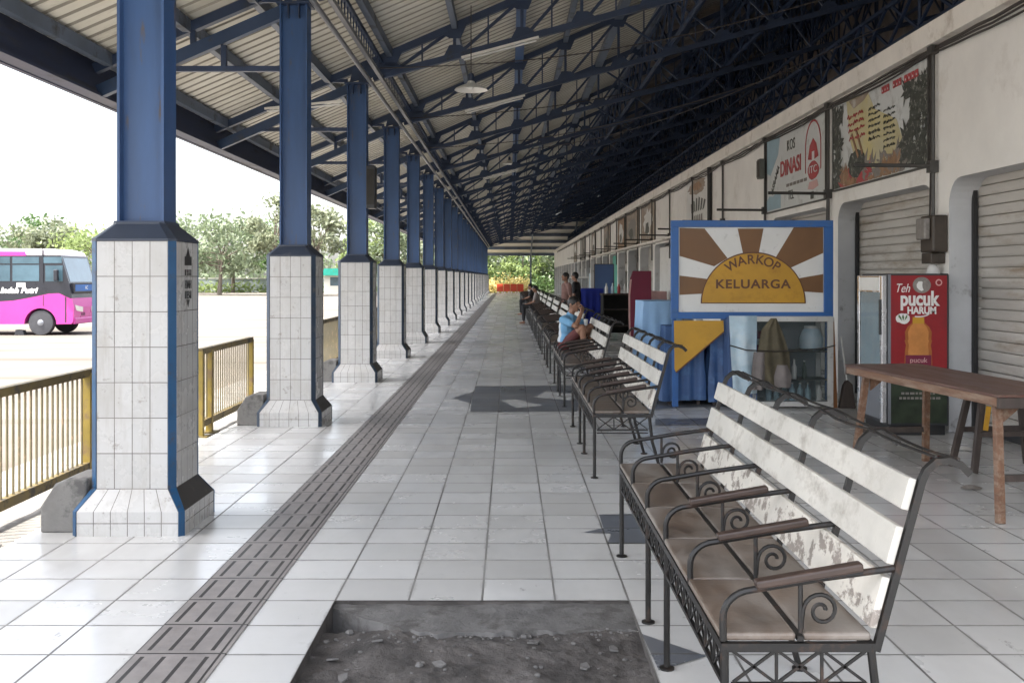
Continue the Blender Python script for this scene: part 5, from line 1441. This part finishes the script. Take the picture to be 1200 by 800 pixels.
def win(x0, x1, z0=1.75, z1=2.27, up=True):
    w = MB().box(x0, x1, .004, .0118, z0, z1).build('window', M['busGlass'], bus)
    if up: MB().box(x0, x1, .003, .0112, z1+.045, 2.53).build('upper_pane', M['busGlass'], w)
for x in (-1.92, -2.86, -3.80, -4.74, -5.68, -6.6): win(x, x+.86)
win(-.86, -.30, 1.74, 2.25, False)
MB().box(-.95,-.33,.003,.0118,2.33,2.53).build('upper_pane', M['busGlass'], bus)
# windscreen on the raked front
def front(z): return -.10 - (z-beltz)*.302
n = Vector((1,0,.302)).normalized()
def fq(name, y0, y1, z0, z1, m, lift):
    vs = []
    for l in (lift-.004, lift):
        for (y, z) in ((y0,z0),(y1,z0),(y1,z1),(y0,z1)): vs.append(Vector((front(z), y, z)) + n*l)
    return MB().add(vs, [(0,3,2,1),(4,5,6,7),(0,1,5,4),(1,2,6,5),(2,3,7,6),(3,0,4,7)]).build(name, M[m], bus)
fq('windscreen', .12, BW-.12, 1.72, 2.50, 'busGlass', .006)
MB().box(-.10,.015,.14,BW-.14,1.36,1.68).build('front_panel', M['busBlack'], bus)
MB().box(.016,.022,.22,BW-.5,1.42,1.64).build('route_board', M['signblue'], bus)
text('AC', .16, M['printwhite'], FACE_PX, (BW*.52, 1.53, .024), bus)
def headlight(y0, y1, s):
    MB().add([(.062,y0,.98),(.064,y1,.90),(.064,y1-.02*s,.74),(.062,y0+.12*s,.80)][::s], [(0,1,2,3)]).build('headlight', M['lamplens'], bus)
headlight(.08, .72, 1); headlight(BW-.08, BW-.72, -1)
MB().box(.0,.09,.05,BW-.05,.36,.56).build('bumper', M['busPink'], bus, bevel=.03)
for i in range(3): MB().box(.062,.066,.60+.11*i,.64+.11*i,.62,.72).build('grille_slot', M['busBlack'], bus)
MB().box(-.52,-.44,-.08,.0,1.86,1.90).build('mirror_arm', M['busBlack'], bus)
MB().box(-.52,-.38,-.20,-.07,1.75,2.12).build('mirror', M['busBlack'], bus, bevel=.03)
MB().box(-.22,-.18,-.003,.0,.42,1.24).build('door_seam', M['busBlack'], bus); MB().box(-.93,-.91,-.003,.0,.95,1.29).build('door_seam', M['busBlack'], bus)
MB().box(-.955,-.925,-.006,.012,1.7,2.80).build('aerial', M['busBlack'], bus)
me = text_mesh('Indah Putri', .25, .003, .28, .012)
xs = [v.co.x for v in me.vertices]; k = 1.22/(max(xs)-min(xs))
me.transform(Matrix.Diagonal((k,1,1,1))); me.transform(FACE_Y @ Matrix.Translation((-1.72, 1.445, .002))); link('lettering', me, M['printwhite'], bus)
MB().box(-1.78,-1.50,-.006,.003,1.555,1.70).build('logo', M['printwhite'], bus); MB().box(-1.73,-1.55,-.008,-.0065,1.59,1.665).build('logo', M['bannerpink'], bus)
MB().box(-7.0,-.2,.15,BW-.15,.40,.44).build('underbody', M['black'], bus)
for wx in WXS:
    for y, s in ((.02, 1), (BW-.02, -1)):
        w = MB().lathe([(.26,-.0*s),(.39,.01*s),(.41,.05*s),(.41,.20*s),(.39,.24*s),(.2,.24*s)], 30, (wx, y, .41), 'y').build('wheel', M['rubber'], bus, smooth=True)
        MB().lathe([(.255,.004*s),(.25,.03*s),(.20,.05*s),(.17,.03*s),(.10,.0*s),(.06,-.03*s),(.02,-.035*s)], 24, (wx, y, .41), 'y').build('rim', M['hub'], w, smooth=True)
t = thing('wheel_chock', 'dark block lying on the ground behind the front wheel of the minibus', 'block', (-15.85, 33.2, GZ))
MB().prism([(-.16,0),(.16,0),(.12,.16),(-.12,.18)], 'xz', -.1, .12).build('block_body', M['rubber'], t, bevel=.01)

# ------------------------------------------------------------------ trees, far wall, end of the walkway
def leaves(b, pts, size, rr, flat=.5):
    for p in pts:
        s = size*rr.uniform(.6,1.35)
        n = Vector((rr.gauss(0,1), rr.gauss(0,1), rr.gauss(0,1)+flat)).normalized()
        a = n.orthogonal().normalized(); a = Matrix.Rotation(rr.random()*6.28, 3, n) @ a; c = n.cross(a)
        i = len(b.v)
        b.add([p-a*s, p-c*s*.45, p+a*s, p+c*s*.45], [(0,1,2,3)])
def tree(label, x, y, h, cr, m, seed, n=2400, crown_z=.62, squash=.8, clumps=26, trunk=None, leaf=.30, z0=GZ, group='trees beyond the plaza', name='leafy_tree', spread=.20):
    rr = random.Random(seed)
    t = thing(name, label, 'tree', (x, y, z0), rr.random()*6, group)
    cz = h*crown_z; ch = h*(1-crown_z)*1.0
    cl = []
    for i in range(clumps):
        a = rr.random()*6.283; u = rr.uniform(-.75,1); r = cr*math.sqrt(max(.05,1-u*u))*rr.uniform(.45,1.0)
        cl.append(Vector((r*math.cos(a), r*math.sin(a), cz + u*ch*squash)))
    b = MB(); tr = trunk or h*.022
    top = Vector((rr.uniform(-.3,.3), rr.uniform(-.3,.3), cz-.1*ch))
    b.tube([(0,0,0), (top.x*.4,top.y*.4,cz*.45), top], [tr*1.25, tr*.9, tr*.5], 8)
    for c in cl[:14]:
        st = Vector((0,0,0)).lerp(top, rr.uniform(.45,.95)); mid = st.lerp(c, .5)+Vector((0,0,.25))
        b.tube([st, mid, c], [tr*.38, tr*.24, tr*.10], 5)
    b.build('trunk', M['bark'], t, smooth=True)
    b = MB(); pts = []
    for i in range(n):
        c = rr.choice(cl); s = cr*spread*rr.uniform(.7,1.3)
        pts.append(c + Vector((rr.gauss(0,s), rr.gauss(0,s), rr.gauss(0,s*.62))))
    leaves(b, pts, leaf, rr)
    b.build('crown', M[m], t)
    return t
TREES = [(-62,112,9.5,5.2,'leafA'), (-54,118,8.6,4.4,'leafD'), (-50.5,112,9.4,3.6,'leafB'), (-44,110,8.2,4.6,'leafC'), (-73,125,9.5,6,'leafB'), (-39,118,8.8,3.6,'leafA'),
         (-30.6,108,9.3,4.9,'leafA'), (-24.2,106,10.6,3.2,'leafB'), (-27.5,122,8.4,4.2,'leafD'), (-19.8,104,9.2,3.4,'leafB'), (-16.0,112,8.8,3.2,'leafC'), (-13.2,110,9.2,3.4,'leafA'), (-10.2,118,8.2,3.6,'leafB'), (-34,126,9,4,'leafB'), (-6.6,124,8.8,3.6,'leafC')]
TL_ = ['broad mid-green tree at the far left above the minibus roof', 'dark slender tree behind the minibus, second from the left edge', 'loose olive tree rising above the middle of the minibus',
       'low flat-topped bright green tree beside the nearest pillar', 'far olive tree at the left edge of the plaza', 'green tree mostly behind the nearest pillar', 'large round tree between the first and second pillars',
       'tall feathery olive tree just left of the second pillar', 'dark low tree behind the large round one', 'olive tree between the second and third pillars', 'light green tree just left of the third pillar', 'green tree seen between the third and fourth pillars',
       'olive tree seen between the fourth and fifth pillars', 'distant olive tree behind the nearest pillar', 'light green tree seen between the last visible pillar gaps']
for i, (x, y, h, cr, m) in enumerate(TREES):
    tree(TL_[i], x, y, h, cr, m, 100+i, 2600 if i in (6,0) else 1700, .58 if i != 3 else .66, .85 if i not in (3,) else .35, 30 if i in (6,0) else 20, spread=.17 if i in (2,7,9) else .21)
w = thing('boundary_wall', 'low grey-green boundary wall at the far edge of the plaza', 'wall', (-60, 128, GZ))
MB().box(-60,56,-.1,.1,0,1.7).build('wall_panel', M['wallgrey'], w); MB().box(-60,56,-.16,.16,1.7,1.8).build('coping', M['cream'], w)
b = MB(); rr = random.Random(77); pts = [Vector((rr.uniform(-95,-2), 126.5+rr.gauss(0,.5), GZ+abs(rr.gauss(.5,.4)))) for i in range(5200)]
leaves(b, pts, .26, rr); tag(b.build('verge_grass', M['leafC']), 'strip of weeds and low bushes along the far boundary wall', 'weeds', kind='stuff')
b = MB(); rr = random.Random(78); pts = [Vector((rr.uniform(-180,60), 150+rr.gauss(0,5), GZ+abs(rr.gauss(2.2,1.8)))) for i in range(15000)]
leaves(b, pts, .55, rr); tag(b.build('distant_treeline', M['leafA']), 'distant mass of trees behind the boundary wall', 'woods', kind='stuff')
t = thing('kiosk', 'small kiosk with a teal roof at the far side of the plaza', 'kiosk', (-19.9, 120, GZ))
MB().box(-1.6,1.6,-1.2,1.2,0,2.1).build('wall', M['cream'], t); MB().prism([(-2.0,2.1),(2.0,2.1),(1.5,2.9),(-1.5,2.9)], 'xz', -1.6, 1.6).build('roof', M['teal'], t); MB().box(-.9,.9,-1.21,-1.20,.9,1.9).build('window', M['busGlass'], t)
# end of the walkway: canopy, greenery, barriers
t = thing('end_canopy', 'lower canopy with pale sheets crossing the far end of the walkway', 'canopy', (0, 0, 0))
b = MB(); y0, y1, z0, z1 = 100.0, 113.0, 7.4, 4.35
b.add([(-3,y0,z0),(14,y0,z0),(14,y1,z1),(-3,y1,z1),(-3,y0,z0+.06),(14,y0,z0+.06),(14,y1,z1+.06),(-3,y1,z1+.06)], [(0,3,2,1),(4,5,6,7),(0,1,5,4),(1,2,6,5),(2,3,7,6),(3,0,4,7)])
b.build('roof_sheet', M['endsheet'], t)
for i in range(6):
    f = i/5.0; y = y0+(y1-y0)*f; z = z0+(z1-z0)*f
    MB().box(-3,14,y-.12,y+.12,z-.32,z-.01).build('purlin', M['purlin'], t)
for x in (2.35, 9.0): MB().box(x-.09,x+.09,112.7,112.9,0,4.1).build('post', M['purlin'], t)
MB().beam((2.35,y0,z0-.4),(2.35,y1,z1-.4),.14,.2).build('rafter', M['purlin'], t); MB().beam((6.6,y0,z0-.4),(6.6,y1,z1-.4),.14,.2).build('rafter', M['purlin'], t)
for i in range(4):
    t = thing('plastic_barrier', ['leftmost red plastic road barrier closing the far end of the walkway', 'second red plastic road barrier from the left at the far end', 'third red plastic road barrier from the left at the far end', 'rightmost red plastic road barrier at the far end of the walkway'][i],
              'barrier', (-1.0+.72*i, 109.0, GZ if False else 0), 0, 'red barriers at the end of the walkway')
    MB().prism([(-.25,.16),(.25,.16),(.17,.45),(.11,.95),(-.11,.95),(-.17,.45)], 'yz', -.34, .34).build('barrier_body', M['barrier'], t, bevel=.02)
    for x in (-.22, .22): MB().box(x-.08,x+.08,-.26,.26,.0,.158).build('foot', M['printwhite'], t)
EG = [(-3.2,122,6.2,2.6,'leafC'),(-.6,126,7.2,2.8,'leafA'),(1.6,121,6.6,2.4,'leafC'),(4.2,124,7.0,2.8,'leafD'),(6.6,120,7.2,2.5,'leafA'),(9.6,125,7.4,3.0,'leafC'),(13,128,8,3.4,'leafA'),(-6.5,132,8,3.2,'leafB')]
EL = ['bright green tree at the left of the walkway end', 'mid-green tree behind the red barriers', 'light green bushy tree right of the red barriers', 'dark tree just right of the end post', 'mid-green tree beyond the far end post', 'bright tree beyond the last shops', 'tall green tree far right beyond the shops', 'olive tree behind the last pillars']
for i, (x, y, h, cr, m) in enumerate(EG):
    tree(EL[i], x, y, h, cr, m, 300+i, 2600, .45, .95, 26, leaf=.26, z0=GZ, group='trees at the end of the walkway', spread=.23)
b = MB(); rr = random.Random(79); pts = [Vector((rr.uniform(-9,14), 118+rr.gauss(0,1.0), GZ+abs(rr.gauss(.9,.6)))) for i in range(4200)]
leaves(b, pts, .22, rr); tag(b.build('shrubbery', M['leafD']), 'dense shrubs beyond the red barriers', 'shrubs', kind='stuff')
b = MB(); pts = [Vector((rr.uniform(-3,2.2), 113.6+rr.gauss(0,.6), GZ+abs(rr.gauss(.9,.5)))) for i in range(1800)]
leaves(b, pts, .16, rr); tag(b.build('flower_hedge', M['leafY']), 'pale yellow flowering hedge right behind the red barriers', 'hedge', kind='stuff')

# ------------------------------------------------------------------ light, sky, camera
EL_, TO = R(62), Vector((-.93,-.37,0)).normalized()
sun = bpy.data.lights.new('sun', 'SUN'); sun.energy = 2.1; sun.angle = R(.53); sun.color = (1,.95,.87)
so = bpy.data.objects.new('sun', sun); COL.objects.link(so)
d = Vector((TO.x*math.cos(EL_), TO.y*math.cos(EL_), math.sin(EL_)))
so.rotation_euler = d.to_track_quat('Z', 'Y').to_euler()
W = bpy.data.worlds.new('World'); S.world = W; W.use_nodes = True
nt = W.node_tree; bg = nt.nodes['Background']
sky = nt.nodes.new('ShaderNodeTexSky'); sky.sky_type = 'NISHITA'; sky.sun_disc = False
sky.sun_elevation = EL_; sky.sun_rotation = math.atan2(d.x, d.y); sky.dust_density = 4.0; sky.air_density = 1.0; sky.ozone_density = 1.0
hs = nt.nodes.new('ShaderNodeHueSaturation'); hs.inputs['Saturation'].default_value = .45
nt.links.new(sky.outputs[0], hs.inputs['Color']); nt.links.new(hs.outputs[0], bg.inputs['Color'])
bg.inputs['Strength'].default_value = .15
cam = bpy.data.cameras.new('camera'); co = bpy.data.objects.new('camera', cam); COL.objects.link(co)
co.location = (0,0,1.65); co.rotation_euler = (R(90),0,0)
cam.sensor_width = 36; cam.lens = 36; cam.shift_x = 3/1200; cam.shift_y = -75/1200; cam.clip_end = 3000; cam.clip_start = .05
S.camera = co
vs_ = S.view_settings; vs_.view_transform = 'Standard'; vs_.look = 'None'; vs_.gamma = 1; vs_.exposure = 2.55; vs_.use_curve_mapping = False
S.cycles.max_bounces = 10; S.cycles.diffuse_bounces = 6; S.cycles.glossy_bounces = 4; S.cycles.transparent_max_bounces = 12
S.cycles.use_denoising = True
